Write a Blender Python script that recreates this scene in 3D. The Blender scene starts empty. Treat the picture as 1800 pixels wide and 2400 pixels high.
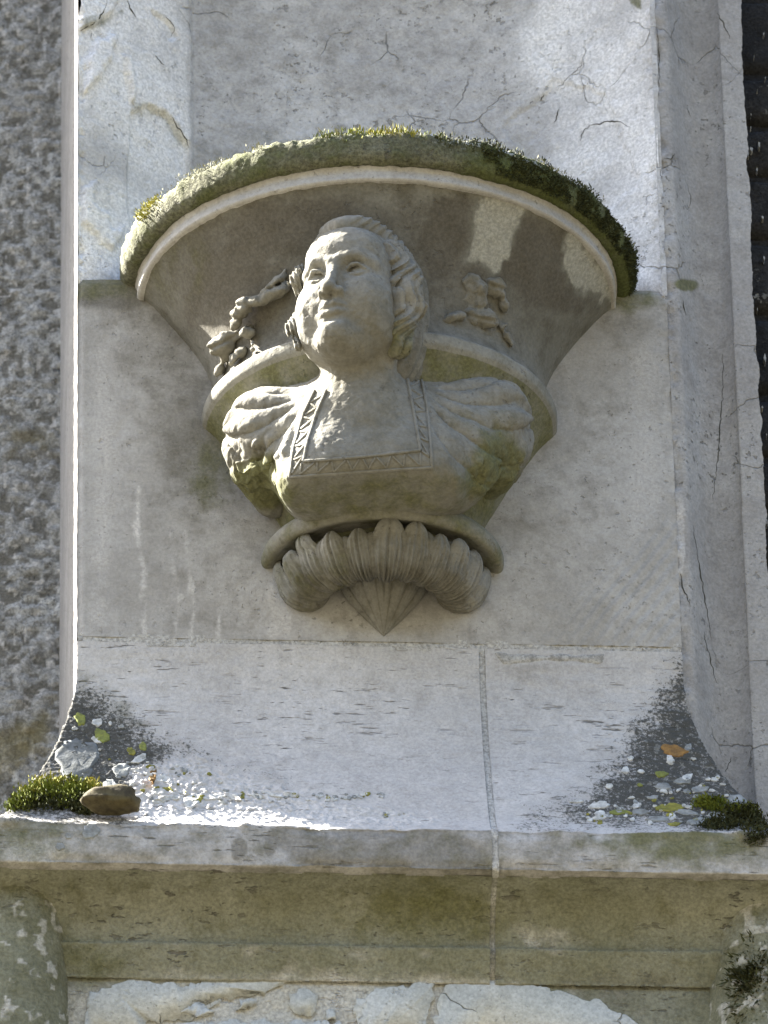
import bpy, math, random
import numpy as np
from mathutils import Vector, Matrix
from mathutils.bvhtree import BVHTree

random.seed(7); RNG = np.random.default_rng(7)
SC = bpy.context.scene; COL = SC.collection
# ------------------------------------------------------------------ camera, sky, sun, exposure
EL, AZ, ROLL = math.radians(35), math.radians(4), math.radians(-1.2)
FPX, PPM = 22300.0, 1500.0
FW = np.array([math.sin(AZ)*math.cos(EL), math.cos(AZ)*math.cos(EL), math.sin(EL)])
_rt = np.array([math.cos(AZ), -math.sin(AZ), 0.0]); _up = np.cross(_rt, FW)
RT = math.cos(ROLL)*_rt + math.sin(ROLL)*_up
UP = -math.sin(ROLL)*_rt + math.cos(ROLL)*_up
CAM = -FW*FPX/PPM
cd = bpy.data.cameras.new('camera'); cam = bpy.data.objects.new('camera', cd); COL.objects.link(cam)
M = Matrix([[RT[i], UP[i], -FW[i], CAM[i]] for i in range(3)] + [[0, 0, 0, 1]])
cam.matrix_world = M
cd.sensor_fit = 'VERTICAL'; cd.sensor_height = 24.0; cd.lens = FPX/2400*24.0
cd.clip_start = 0.1; cd.clip_end = 2000
cd.dof.use_dof = True; cd.dof.focus_distance = FPX/PPM - 0.10; cd.dof.aperture_fstop = 7.0
SC.camera = cam

SUN_EL = math.radians(45); SUN_SIDE = 0.36          # the sun stands left of the wall and a little behind its face
to_sun = Vector((-1, SUN_SIDE, math.tan(SUN_EL)*math.hypot(1, SUN_SIDE))).normalized()
w = bpy.data.worlds.new('World'); SC.world = w; w.use_nodes = True
nt = w.node_tree; bg = nt.nodes['Background']
sky = nt.nodes.new('ShaderNodeTexSky'); sky.sky_type = 'NISHITA'; sky.sun_disc = False
sky.sun_elevation = SUN_EL; sky.sun_rotation = math.atan2(-1, SUN_SIDE)
nt.links.new(sky.outputs[0], bg.inputs[0]); bg.inputs[1].default_value = 0.051
sky.air_density = 1.0; sky.dust_density = 2.5; sky.ozone_density = 1.3
sl = bpy.data.lights.new('sun', 'SUN'); sl.energy = 5.0; sl.angle = math.radians(0.5); sl.color = (1.0, 0.95, 0.86)
so = bpy.data.objects.new('sun', sl); COL.objects.link(so); so.rotation_euler = to_sun.to_track_quat('Z', 'Y').to_euler()
SC.view_settings.view_transform = 'Standard'; SC.view_settings.look = 'None'
SC.view_settings.gamma = 1; SC.view_settings.use_curve_mapping = False
SC.view_settings.exposure = 3.55

# ------------------------------------------------------------------ helpers
def proj(P):
    d = np.asarray(P, float) - CAM; ww = d@FW
    return 900+FPX*(d@RT)/ww, 1200-FPX*(d@UP)/ww
def at(px, py, p):                                  # the point p metres in front of the wall face seen at a place of the photograph
    d = FW*FPX + RT*(px-900) + UP*(1200-py); t = (-p-CAM[1])/d[1]
    return CAM + d*t
def ray(px, py):
    d = FW*FPX + RT*(px-900) + UP*(1200-py); return Vector(CAM), Vector(d/np.linalg.norm(d))

def _h(i, j, k, s):
    n = (i.astype(np.int64)*374761393 + j.astype(np.int64)*668265263 + k.astype(np.int64)*2147483647 + s*974634211) & 0xffffffff
    n = ((n ^ (n >> 13))*1274126177) & 0xffffffff
    n = ((n ^ (n >> 15))*2246822519) & 0xffffffff
    return ((n ^ (n >> 16)) & 0xffff)/65535.0
def vnoise(P, s=0):
    P = np.asarray(P, float); I = np.floor(P); F = P-I; F = F*F*(3-2*F); I = I.astype(np.int64)
    x, y, z = I[..., 0], I[..., 1], I[..., 2]; fx, fy, fz = F[..., 0], F[..., 1], F[..., 2]
    r = 0
    for a in (0, 1):
        for b in (0, 1):
            for c in (0, 1):
                wgt = (fx if a else 1-fx)*(fy if b else 1-fy)*(fz if c else 1-fz)
                r = r + wgt*_h(x+a, y+b, z+c, s)
    return r
def fbm(P, sc, oct=4, s=0, rough=.5):
    P = np.asarray(P, float)*sc; t = 0; a = 1; n = 0
    for o in range(oct):
        t = t + a*vnoise(P*(2.03**o)+o*17.3, s+o); n += a; a *= rough
    return t/n
def sstep(a, b, x):
    t = np.clip((x-a)/(b-a), 0, 1); return t*t*(3-2*t)
def blob(px, py, cx, cy, rx, ry, rot=0, soft=.3, rough=0, nz=None):
    c, s = math.cos(math.radians(rot)), math.sin(math.radians(rot))
    u = ((px-cx)*c + (py-cy)*s)/rx; v = (-(px-cx)*s + (py-cy)*c)/ry
    d = np.sqrt(u*u+v*v)
    if nz is not None: d = d + (nz-.5)*rough
    return 1-sstep(1-soft, 1+soft, d)
def poly(px, py, pts, soft=8, rough=0, nz=None):     # soft polygon mask
    pts = np.array(pts, float); n = len(pts); ins = np.zeros(px.shape, bool); dm = np.full(px.shape, 1e9)
    for i in range(n):
        x0, y0 = pts[i]; x1, y1 = pts[(i+1) % n]
        cnd = ((y0 > py) != (y1 > py)); xs = x0 + (py-y0)/(y1-y0+1e-9)*(x1-x0)
        ins ^= cnd & (px < xs)
        L = (x1-x0)**2+(y1-y0)**2+1e-9; t = np.clip(((px-x0)*(x1-x0)+(py-y0)*(y1-y0))/L, 0, 1)
        dm = np.minimum(dm, np.hypot(px-x0-t*(x1-x0), py-y0-t*(y1-y0)))
    d = np.where(ins, dm, -dm)
    if nz is not None: d = d + (nz-.5)*rough
    return sstep(-soft, soft, d)

def mesh_obj(name, V, F, mat, parent=None, smooth=True, attrs=None, kind=None):
    me = bpy.data.meshes.new(name)
    V = np.asarray(V, np.float32).reshape(-1, 3)
    if isinstance(F, np.ndarray):
        n, k = F.shape
        me.vertices.add(len(V)); me.vertices.foreach_set('co', V.ravel())
        me.loops.add(n*k); me.loops.foreach_set('vertex_index', F.astype(np.int32).ravel())
        me.polygons.add(n); me.polygons.foreach_set('loop_start', np.arange(0, n*k, k, dtype=np.int32))
        me.update(calc_edges=True); me.validate()
    else:
        me.from_pydata([tuple(map(float, v)) for v in V], [], [tuple(f) for f in F]); me.update()
    me.polygons.foreach_set('use_smooth', np.full(len(me.polygons), smooth))
    for k, a in (attrs or {}).items():
        at_ = me.attributes.new(k, 'FLOAT', 'POINT'); at_.data.foreach_set('value', np.asarray(a, np.float32).ravel())
    if mat: me.materials.append(mat)
    o = bpy.data.objects.new(name, me); COL.objects.link(o)
    if parent is not None:
        o.parent = parent; o.location = -parent.location
    if kind: o['kind'] = kind
    return o
def grid_faces(n, m, wrap=False):
    i = np.arange(n-1)[:, None]; j = np.arange(m if wrap else m-1)[None, :]; j2 = (j+1) % m
    return np.stack([i*m+j, i*m+j2, (i+1)*m+j2, (i+1)*m+j], -1).reshape(-1, 4)
def grid_normals(G):
    du = np.gradient(G, axis=0); dv = np.gradient(G, axis=1)
    n = np.cross(du, dv); return n/(np.linalg.norm(n, axis=-1, keepdims=True)+1e-12)
def thing(name, label, cat, loc=(0, 0, 0), group=None):
    o = bpy.data.objects.new(name, None); COL.objects.link(o); o.location = loc; o.empty_display_size = .05
    o['label'] = label; o['category'] = cat
    if group: o['group'] = group
    return o
def tag(o, label, cat, group=None, kind=None):
    o['label'] = label; o['category'] = cat
    if group: o['group'] = group
    if kind: o['kind'] = kind
    return o
def box_vf(x0, x1, y0, y1, z0, z1):
    V = [(x, y, z) for x in (x0, x1) for y in (y0, y1) for z in (z0, z1)]
    F = [(0, 1, 3, 2), (4, 6, 7, 5), (0, 4, 5, 1), (2, 3, 7, 6), (0, 2, 6, 4), (1, 5, 7, 3)]
    return V, F
def resample(P, step):
    P = np.array(P, float); d = np.r_[0, np.cumsum(np.linalg.norm(np.diff(P, axis=0), axis=1))]
    n = max(2, int(round(d[-1]/step))+1); t = np.linspace(0, d[-1], n)
    return np.stack([np.interp(t, d, P[:, k]) for k in range(P.shape[1])], 1)
def crspline(P, per=12):                              # catmull-rom through points
    P = np.array(P, float); Q = np.vstack([2*P[0]-P[1], P, 2*P[-1]-P[-2]]); out = []
    for i in range(1, len(Q)-2):
        for t in np.linspace(0, 1, per, endpoint=False):
            a, b, c, d = Q[i-1], Q[i], Q[i+1], Q[i+2]
            out.append(.5*((2*b)+(c-a)*t+(2*a-5*b+4*c-d)*t*t+(3*b-a-3*c+d)*t**3))
    out.append(P[-1]); return np.array(out)

# ------------------------------------------------------------------ materials
class NB:
    def __init__(s, name):
        s.m = bpy.data.materials.new(name); s.m.use_nodes = True; s.t = s.m.node_tree
        s.b = s.t.nodes['Principled BSDF']; s.tc = s.t.nodes.new('ShaderNodeTexCoord')
        s.pos = s.tc.outputs['Object']
    def put(s, sock, v):
        if hasattr(v, 'is_output'): s.t.links.new(v, sock)
        elif v is not None: sock.default_value = v
    def map(s, scale=(1, 1, 1), rot=(0, 0, 0)):
        n = s.t.nodes.new('ShaderNodeMapping'); s.put(n.inputs[0], s.pos); n.inputs['Scale'].default_value = scale
        n.inputs['Rotation'].default_value = rot; return n.outputs[0]
    def noise(s, sc, det=4, rough=.55, vec=None, dist=0):
        n = s.t.nodes.new('ShaderNodeTexNoise'); s.put(n.inputs['Vector'], vec or s.pos); n.inputs['Scale'].default_value = sc
        n.inputs['Detail'].default_value = det; n.inputs['Roughness'].default_value = rough; n.inputs['Distortion'].default_value = dist
        return n.outputs['Fac']
    def voro(s, sc, feat='F1', vec=None, rnd=1):
        n = s.t.nodes.new('ShaderNodeTexVoronoi'); n.feature = feat; s.put(n.inputs['Vector'], vec or s.pos)
        n.inputs['Scale'].default_value = sc; n.inputs['Randomness'].default_value = rnd; return n.outputs['Distance']
    def math(s, op, a, b=None, c=None, clamp=False):
        n = s.t.nodes.new('ShaderNodeMath'); n.operation = op; n.use_clamp = clamp
        for i, v in enumerate((a, b, c)): s.put(n.inputs[i], v)
        return n.outputs[0]
    def ramp(s, v, a, b, lo=0., hi=1.):
        n = s.t.nodes.new('ShaderNodeMapRange'); n.interpolation_type = 'SMOOTHSTEP'; s.put(n.inputs[0], v)
        for i, q in zip((1, 2, 3, 4), (a, b, lo, hi)): n.inputs[i].default_value = q
        return n.outputs[0]
    def mix(s, f, a, b, mode='MIX'):
        n = s.t.nodes.new('ShaderNodeMix'); n.data_type = 'RGBA'; n.blend_type = mode
        s.put(n.inputs[0], f)
        for i, v in ((6, a), (7, b)): s.put(n.inputs[i], v if hasattr(v, 'is_output') else (*v, 1))
        return n.outputs[2]
    def attr(s, name):
        n = s.t.nodes.new('ShaderNodeAttribute'); n.attribute_name = name; return n.outputs['Fac']
    def bump(s, h, strength, dist, prev=None):
        n = s.t.nodes.new('ShaderNodeBump'); s.put(n.inputs['Height'], h); n.inputs['Strength'].default_value = strength
        n.inputs['Distance'].default_value = dist
        if prev: s.put(n.inputs['Normal'], prev)
        return n.outputs[0]
    def done(s, col, nrm=None, rough=.92, spec=.2):
        s.put(s.b.inputs['Base Color'], col); s.b.inputs['Roughness'].default_value = rough
        s.b.inputs['Specular IOR Level'].default_value = spec
        if nrm: s.put(s.b.inputs['Normal'], nrm)
        return s.m

def stone(name, c1, c2, c3, pits=.5, tool=None, grain=.35, algae_c=(.085, .085, .035), grime_shade_c=(.075, .068, .05), pale_c=(.52, .50, .47), crust_c=(.024, .024, .019), cracks=0, bumpd=.004, dark=1.0):
    c1, c2, c3 = [(c[0]*dark, c[1]*1.026*dark, c[2]*.995*dark) for c in (c1, c2, c3)]
    n = NB(name)
    big = n.noise(4.5, 6, .6); med = n.noise(26, 7, .65); fine = n.noise(190, 4, .7); mott = n.noise(70, 3, .6)
    col = n.mix(n.ramp(big, .36, .64), c1, c2)
    col = n.mix(n.ramp(med, .42, .75, 0, .8), col, c3)
    sx = n.ramp(n.noise(310, 2, .5), .66, .72); col = n.mix(n.math('MULTIPLY', sx, .35), col, (.12, .115, .10))
    f = n.ramp(fine, .3, .7, 1-grain, 1+grain*.55)
    col = n.mix(1., col, n.mix(1., (1, 1, 1), f, 'MULTIPLY'), 'MULTIPLY')
    mm = n.ramp(mott, .3, .7, .94, 1.05); col = n.mix(1., col, n.mix(1., (1, 1, 1), mm, 'MULTIPLY'), 'MULTIPLY')
    h = n.math('ADD', n.math('MULTIPLY', fine, .45), n.math('MULTIPLY', med, .8))
    # pits and dark specks
    pv = n.noise(62, 3, .7, vec=n.map((1, 1, 1.0) if not tool else tool))
    pv2 = n.noise(150, 2, .6, vec=n.map((1, 1, 1.0) if not tool else tool)); pm = n.math('MAXIMUM', n.math('MULTIPLY', n.ramp(pv, .61, .68), n.ramp(big, .38, .62, .1, 1)), n.math('MULTIPLY', n.ramp(pv2, .66, .72), n.ramp(n.noise(9, 3), .45, .6, .15, 1)))
    col = n.mix(n.math('MULTIPLY', pm, pits), col, (.10, .092, .075)); h = n.math('SUBTRACT', h, n.math('MULTIPLY', pm, .7))
    if cracks:
        cv = n.voro(7.5, "DISTANCE_TO_EDGE", vec=n.warp(6, .09))
        cm = n.math('MULTIPLY', n.ramp(cv, .0, .012, 1, 0), n.ramp(n.noise(5.5, 3), .52, .6))
        col = n.mix(n.math('MULTIPLY', cm, cracks), col, (.09, .085, .06)); h = n.math('SUBTRACT', h, cm)
    # growth each with its own outline
    def stain(at_name, c, lo, hi, amt=1., nz=med, k=.9):
        a = n.math('ADD', n.attr(at_name), n.math('MULTIPLY', n.math('SUBTRACT', nz, .5), k))
        a = n.math('MULTIPLY', n.ramp(a, lo, hi), n.ramp(n.attr(at_name), .02, .2))
        return n.math('MULTIPLY', a, amt), c
    for nm, c, lo, hi, amt, nz, k in (('grime_shade', grime_shade_c, .15, 1.05, .72, med, 1.0), ('pale', pale_c, .30, .70, .55, med, .5), ('algae', algae_c, .2, .9, .85, med, 1.1), ('crust', crust_c, .22, .75, .92, fine, 2.2)):
        a, c = stain(nm, c, lo, hi, amt, nz, k); col = n.mix(a, col, n.mix(n.ramp(fine, .35, .7), c, tuple(v*1.7 for v in c)))
    sp = n.math('MULTIPLY', n.attr('speck'), n.ramp(n.noise(120, 3, .6), .57, .62)); col = n.mix(sp, col, (.46, .46, .43))
    nr = n.bump(h, .85, bumpd)
    return n.done(col, nr)
def _warp(n, sc, amt):
    nz = n.t.nodes.new('ShaderNodeTexNoise'); n.put(nz.inputs['Vector'], n.pos); nz.inputs['Scale'].default_value = sc; nz.inputs['Detail'].default_value = 5
    m = n.t.nodes.new('ShaderNodeMix'); m.data_type = 'RGBA'; m.blend_type = 'LINEAR_LIGHT'; m.inputs[0].default_value = amt
    n.put(m.inputs[6], n.pos); n.put(m.inputs[7], nz.outputs['Color']); return m.outputs[2]
NB.warp = lambda s, sc, amt: _warp(s, sc, amt)

M_panel = stone('dressed_limestone', (.318, .298, .284), (.398, .377, .366), (.262, .243, .226), pits=.5, grain=.12, bumpd=.0018)
M_niche = stone('weathered_niche_stone', (.42, .400, .400), (.52, .497, .495), (.36, .34, .335), pits=.6, grain=.15, cracks=.3, bumpd=.005, pale_c=(.66, .648, .63))  # pale_c: cheek brightness under the open sky, put into the colour
M_sill = stone('tooled_sill_stone', (.42, .395, .388), (.485, .458, .452), (.365, .34, .33), pits=.9, tool=(.22, .6, 1.5), grain=.16, bumpd=.003)
M_corbel = stone('carved_limestone', (.232, .216, .186), (.295, .278, .250), (.165, .150, .118), pits=.55, grain=.14, bumpd=.0024, dark=.76)
M_ring = stone('ring_stone', (.232, .218, .186), (.295, .28, .250), (.165, .152, .118), pits=.4, grain=.14, bumpd=.0022, dark=.78)
M_bell = stone('stained_bell_stone', (.232, .218, .186), (.295, .28, .250), (.165, .152, .118), pits=.4, grain=.14, bumpd=.0022, dark=.64, pale_c=(.30, .295, .255), grime_shade_c=(.058, .050, .038))
M_jamb = stone('jamb_stone', (.29, .272, .266), (.345, .328, .322), (.24, .224, .218), pits=.7, grain=.18, cracks=.5, bumpd=.003)
M_lower = stone('stained_lower_stone', (.190, .186, .132), (.255, .25, .20), (.155, .148, .098), pits=.8, tool=(.4, .6, 1.3), grain=.28, bumpd=.006)
M_plaster = stone('flaking_limewash', (.48, .48, .47), (.54, .54, .54), (.40, .40, .39), pits=.3, grain=.2, cracks=.7, bumpd=.003)
M_mortar = stone('lime_mortar', (.40, .38, .365), (.45, .43, .415), (.35, .33, .315), pits=.5, grain=.4, bumpd=.004)
M_rough = stone('roughcast', (.345, .335, .33), (.435, .425, .42), (.265, .256, .25), pits=.3, grain=.45, bumpd=.01, algae_c=(.16, .14, .08))
M_moss_roll = stone('mossy_moulding', (.095, .092, .06), (.145, .14, .10), (.065, .066, .03), pits=.5, grain=.5, algae_c=(.055, .065, .018), bumpd=.006)
M_dark = stone('shade_dark_stone', (.022, .022, .024), (.038, .034, .032), (.016, .015, .014), pits=0, grain=.5, bumpd=.006)  # deep shade beside the jamb, put into the base colour
M_ground = NB('meadow_grass'); M_ground = M_ground.done(M_ground.mix(M_ground.noise(.3, 6), (.046, .042, .028), (.075, .066, .048)))
def simple(name, c, c2=None, rough=.9, sc=60):
    n = NB(name); v = n.noise(sc, 4, .7)
    return n.done(n.mix(n.ramp(v, .3, .7), c, c2 or tuple(q*.6 for q in c)), n.bump(v, .6, .002), rough)
M_l_white = simple('white_lichen', (.58, .58, .55), (.30, .30, .28), sc=90)
M_l_grey = simple('grey_lichen', (.30, .31, .30), (.15, .155, .145), sc=75)
M_l_yel = simple('mustard_lichen', (.26, .24, .05), (.12, .12, .035), sc=90)
M_l_org = simple('orange_lichen', (.30, .17, .055), (.15, .09, .04), sc=90)
M_l_grn = simple('olive_lichen', (.20, .22, .05), (.13, .14, .05), sc=140)
M_moss = simple('green_moss', (.075, .095, .012), (.13, .15, .02), sc=40)
M_mossy = simple('yellow_moss', (.32, .29, .06), (.16, .16, .03), sc=40)
M_dmoss = simple('dark_moss', (.026, .030, .013), (.060, .066, .026), sc=60)
M_dry = simple('dry_moss', (.30, .29, .20), (.17, .17, .10), sc=60)
M_pebble = simple('brown_pebble', (.10, .085, .045), (.04, .032, .02), sc=55)
M_speck = simple('white_droppings', (.45, .45, .43), (.2, .2, .19), sc=90)

CRK = []
def crack_on(o, lines):                              # hairline cracks: thin dirt-filled slivers following the stone
    CRK.append((o, lines))
# ------------------------------------------------------------------ ground
GZ = -10.2
V = [(-300, -300, GZ), (300, -300, GZ), (300, 300, GZ), (-300, 300, GZ)]
mesh_obj('ground', V, [(0, 1, 2, 3)], M_ground, kind='structure')

# unseen dark slope behind the viewer, added to block low sky light
hx = np.linspace(-260, 260, 90); hy = np.linspace(-45, -260, 50)
G = np.zeros((50, 90, 3)); G[..., 0] = hx[None]; G[..., 1] = hy[:, None] - .0015*hx[None]**2*-1*.6
G[..., 2] = GZ-.5 + np.clip((-hy[:, None]-45)/70, 0, 1)**.8*46 + 7*(fbm(G, .06, 3, 301)-.5)*np.clip((-hy[:, None]-45)/20, 0, 1)
M_blocker = NB('horizon_blocker_dark'); M_blocker = M_blocker.done(M_blocker.mix(M_blocker.noise(.5, 5), (.036, .036, .027), (.056, .053, .040)))
mesh_obj('horizon_blocker', G, grid_faces(50, 90), M_blocker, kind='structure')
XL = float(at(181, 1500, 0)[0]); XR = float(at(1597, 1500, 0)[0])
ZJ = float(at(900, 1512, 0)[2])                     # bed joint under the panel
ZT = float(at(190, 650, 0)[2])                      # top bed of the panel stone
X0 = float(at(883, 690, 0)[0])                      # axis of the corbel
BACK = .95                                          # the pier stands this far in front of the roughcast wall

# ------------------------------------------------------------------ roughcast wall (left, behind the pier)
wall = thing('roughcast_wall', 'grey roughcast wall with pebbly render behind left edge of stone pier', 'wall', (-1.2, BACK, GZ))
xs = np.arange(-1.05, XL+.06, .0045); zs = np.arange(-.75, 2.3, .0045)
G = np.zeros((len(zs), len(xs), 3)); G[..., 0] = xs[None]; G[..., 2] = zs[:, None]
nz = fbm(G, 75, 3, 3); nz2 = fbm(G, 26, 3, 5); big = fbm(G, 5, 3, 9)
nz4 = fbm(G, 110, 2, 7); hgt = .008*np.clip(nz-.42, 0, 1)*2 + .006*nz2
G[..., 1] = BACK - hgt
warm = poly(*proj(G), [(0, 950), (150, 1000), (150, 1060), (0, 1100)], 40, 80, big)*.6 + poly(*proj(G), [(-50, 1700), (130, 1640), (120, 1760), (-50, 1900)], 40, 80, big)*.8
mesh_obj('render_coat', G, grid_faces(len(zs), len(xs)), M_rough, wall, attrs={'algae': warm, 'pale': sstep(.55, .75, nz4)*.6, 'grime_shade': np.clip(sstep(.48, .34, nz)*1.0+sstep(.46, .36, nz2)*.55, 0, 1)})  # render coloured darker in its dips
WL = XL-2.40                                        # the wall's far corner: its shadow edge just reaches the pier
for (x0, x1, z0, z1) in ((WL, -1.05, GZ, 6.5), (XL+.06, 4.0, GZ, 6.5), (-1.05, XL+.06, GZ, -.75), (-1.05, XL+.06, 2.3, 6.5)):
    mesh_obj('wall_face', *box_vf(x0, x1, BACK-.003, BACK+.3, z0, z1), M_rough, wall, smooth=False)
mesh_obj('wall_core', *box_vf(WL, 4.0, BACK+.301, BACK+6, GZ, 6.5), M_rough, wall, smooth=False)

# ------------------------------------------------------------------ stone pier
pier = thing('stone_pier', 'pale grey limestone pier with flat panel below a shallow niche behind carved bust', 'pier', (XL+.45, 0, GZ))
def panel_plane(x0, x1, z0, z1, step=.003):
    xs = np.linspace(x0, x1, int((x1-x0)/step)+1); zs = np.linspace(z0, z1, int((z1-z0)/step)+1)
    G = np.zeros((len(zs), len(xs), 3)); G[..., 0] = xs[None]; G[..., 2] = zs[:, None]; return G
# panel stone with its returns
ZT_R = float(at(1550, 692, 0)[2])
G = panel_plane(XL, XR, ZJ+.006, ZT)
n1 = fbm(G, 6, 4, 1); n2 = fbm(G, 60, 3, 2)
px, py = proj(G)
dep = .003*(n1-.5) + .0012*(n2-.5)
diag = np.sin(((px-1400)*.78+(py-1400)*.62)/8.0*2 + 5*n1)*.5+.5      # slanting tool marks at lower right
dm = poly(px, py, [(1300, 1510), (1480, 1300), (1590, 1220), (1600, 1530)], 60, 60, n1)
dep += dm*.0034*diag
dist = np.abs(G[..., 0]-XL); edge = np.exp(-(dist/.006)**2)*.004 + np.exp(-((ZT-G[..., 2])/.008)**2)*.006*(.4+n2)
ed2 = np.exp(-((XR-G[..., 0])/.02)**2)*.006*(n2+n1-.6)
G[..., 1] = -dep + edge + np.clip(ed2, 0, 1)
halo = np.clip(blob(px, py, 400, 800, 130, 200, 0, .9, .5, n1)*.62 + blob(px, py, 480, 1060, 120, 130, 0, .9, .5, n1)*.65 + blob(px, py, 240, 680, 110, 40, 0, .5, .4, n1)*.9
   + blob(px, py, 1330, 1050, 190, 330, 20, .7, .5, n1)*.3 + blob(px, py, 900, 1480, 330, 60, 0, .6, .5, n1)*.2 + blob(px, py, 480, 1280, 160, 250, 0, .6, .5, n1)*.28 + blob(px, py, 1500, 740, 110, 70, 0, .6, .5, n1)*.35, 0, 1)  # soft darker patches beside and below the corbel
alg = blob(px, py, 500, 1100, 70, 110, 10, .6, .6, n1)*.55 + blob(px, py, 230, 670, 120, 30, 0, .6, .5, n1)*.6 + blob(px, py, 1490, 700, 80, 35, -10, .6, .6, n1)*.7
pal = .6*poly(px, py, [(625, 1330), (655, 1400), (690, 1440), (682, 1500), (620, 1500), (632, 1430), (615, 1370)], 8, 20, n2)*.75
for cx, wd, top in ((330, 14, 1200), (440, 18, 1240), (405, 8, 1270), (505, 9, 1300)):
    pal += poly(px+60*(n1-.5)+10*(n2-.5), py+220*(vnoise(G*22, 9)-.5), [(cx-wd*.3, top), (cx+wd*.3, top), (cx+wd, 1640), (cx-wd, 1640)], 18, 24, n2)*.62
pal += poly(px, py, [(185, 760), (290, 760), (300, 1100), (270, 1490), (185, 1490)], 60, 90, n1)*.45 + poly(px, py, [(1440, 800), (1560, 730), (1590, 1180), (1430, 1400), (1440, 1100)], 60, 80, n1)*.42
mesh_obj('panel_stone', G, grid_faces(*G.shape[:2]), M_panel, pier, attrs={'grime_shade': halo, 'algae': alg, 'pale': np.clip(pal, 0, 1)})
mesh_obj('panel_core', *box_vf(XL+.0005, XR-.001, .0075, BACK+.1, ZJ+.004, ZT-.0005), M_panel, pier, smooth=False)
# thin rough strip of the pier's left arris that catches the sun, and the left return
zz = np.arange(ZJ-.09, 2.2, .004); r = np.linspace(0, 1, 30)
G = np.zeros((len(zz), 30, 3)); G[..., 2] = zz[:, None]
G[..., 0] = XL - .0005 + .0015*(fbm(np.stack([zz*0, zz*0, zz], -1), 90, 3, 4)[:, None]-.5); G[..., 1] = .003+r[None]*(BACK-.003)
G[..., 0] -= .003*np.sin(np.clip(r/.11, 0, 1)*np.pi)[None]
mesh_obj('side_return', G, grid_faces(*G.shape[:2]), M_jamb, pier)

# niche above the panel: canted left cheek, rough back, curved right cheek
XNR = float(at(1541, 300, 0)[0])
plan = np.vstack([np.array([(XL, 0), (XL+.004, -.004)]), crspline([(XL+.006, -.006), (XL+.06, -.035), (-.345, -.085), (-.292, -.128)], 10)[1:],
                  crspline([(-.287, -.136), (-.2, -.146), (0, -.150), (.16, -.146), (.27, -.120), (.36, -.07), (XNR, 0)], 10)])
plan = resample(plan, .0032); zs = np.arange(ZT-.02, 1.35, .0035)
G = np.zeros((len(zs), len(plan), 3)); G[..., 0] = plan[None, :, 0]; G[..., 1] = -plan[None, :, 1]; G[..., 2] = zs[:, None]
N = grid_normals(G); N = N*np.sign(-N[..., 1:2]+1e-9)
px, py = proj(G); n1 = fbm(G, 7, 4, 11); n2 = fbm(G, 38, 4, 12); n3 = fbm(G, 120, 2, 13)
d = .007*(n1-.5) + .0045*(n2-.5) + .0015*(n3-.5)
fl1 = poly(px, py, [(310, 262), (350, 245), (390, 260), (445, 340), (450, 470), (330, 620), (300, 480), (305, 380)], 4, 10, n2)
fl2 = poly(px, py, [(184, 70), (215, 62), (262, 30), (300, -60), (180, -60)], 3, 14, n2)
fl3 = poly(px, py, [(355, 25), (395, 50), (415, 85), (400, 95), (372, 62)], 3, 10, n2)
fl4 = poly(px, py, [(1180, 300), (1300, 190), (1420, 220), (1500, 420), (1400, 520), (1250, 400)], 4, 40, n2)
ridge = poly(px, py, [(288, 130), (304, 135), (318, 210), (308, 240), (296, 190)], 4, 10, n2)*.010 + poly(px, py, [(225, 100), (265, 90), (262, 130), (225, 190), (200, 210), (205, 140)], 6, 22, n2)*.010
ridge += poly(px, py, [(195, 440), (220, 430), (215, 480), (262, 500), (250, 560), (290, 530), (262, 585), (190, 520)], 6, 30, n2)*.007
d += -.010*fl1 + .009*fl2 - .006*fl3 - .004*fl4 + ridge
G = G + N*d[..., None]
G[..., 1] += np.exp(-((G[..., 0]-XL)/.012)**2)*np.abs(n2-.4)*.03 + np.exp(-((XNR-G[..., 0])/.016)**2)*np.abs(n2-.4)*.02
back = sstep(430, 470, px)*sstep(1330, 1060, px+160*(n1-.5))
alg = poly(px, py, [(184, 40), (240, 40), (285, 25), (260, 55), (215, 75), (184, 72)], 10, 30, n2)*.6 + poly(px, py, [(310, 245), (350, 240), (395, 255), (440, 335), (425, 340), (380, 275), (330, 262)], 10, 30, n2)*.4
alg += poly(px, py, [(1460, -20), (1500, -20), (1505, 25), (1475, 10)], 6, 10, n2)*.9 + blob(px, py, 880, 340, 420, 45, 0, .8, .7, n1)*.35
NICHE = mesh_obj('niche_stone', G, grid_faces(*G.shape[:2]), M_niche, pier, attrs={'algae': alg, 'grime_shade': back*(.28+.25*n1), 'pale': (1-back)*.75*np.clip(n1*1.5, 0, 1)+fl1*.2})  # cheeks whitened for sun streaks and sky light, painted in; back darkened
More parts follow.
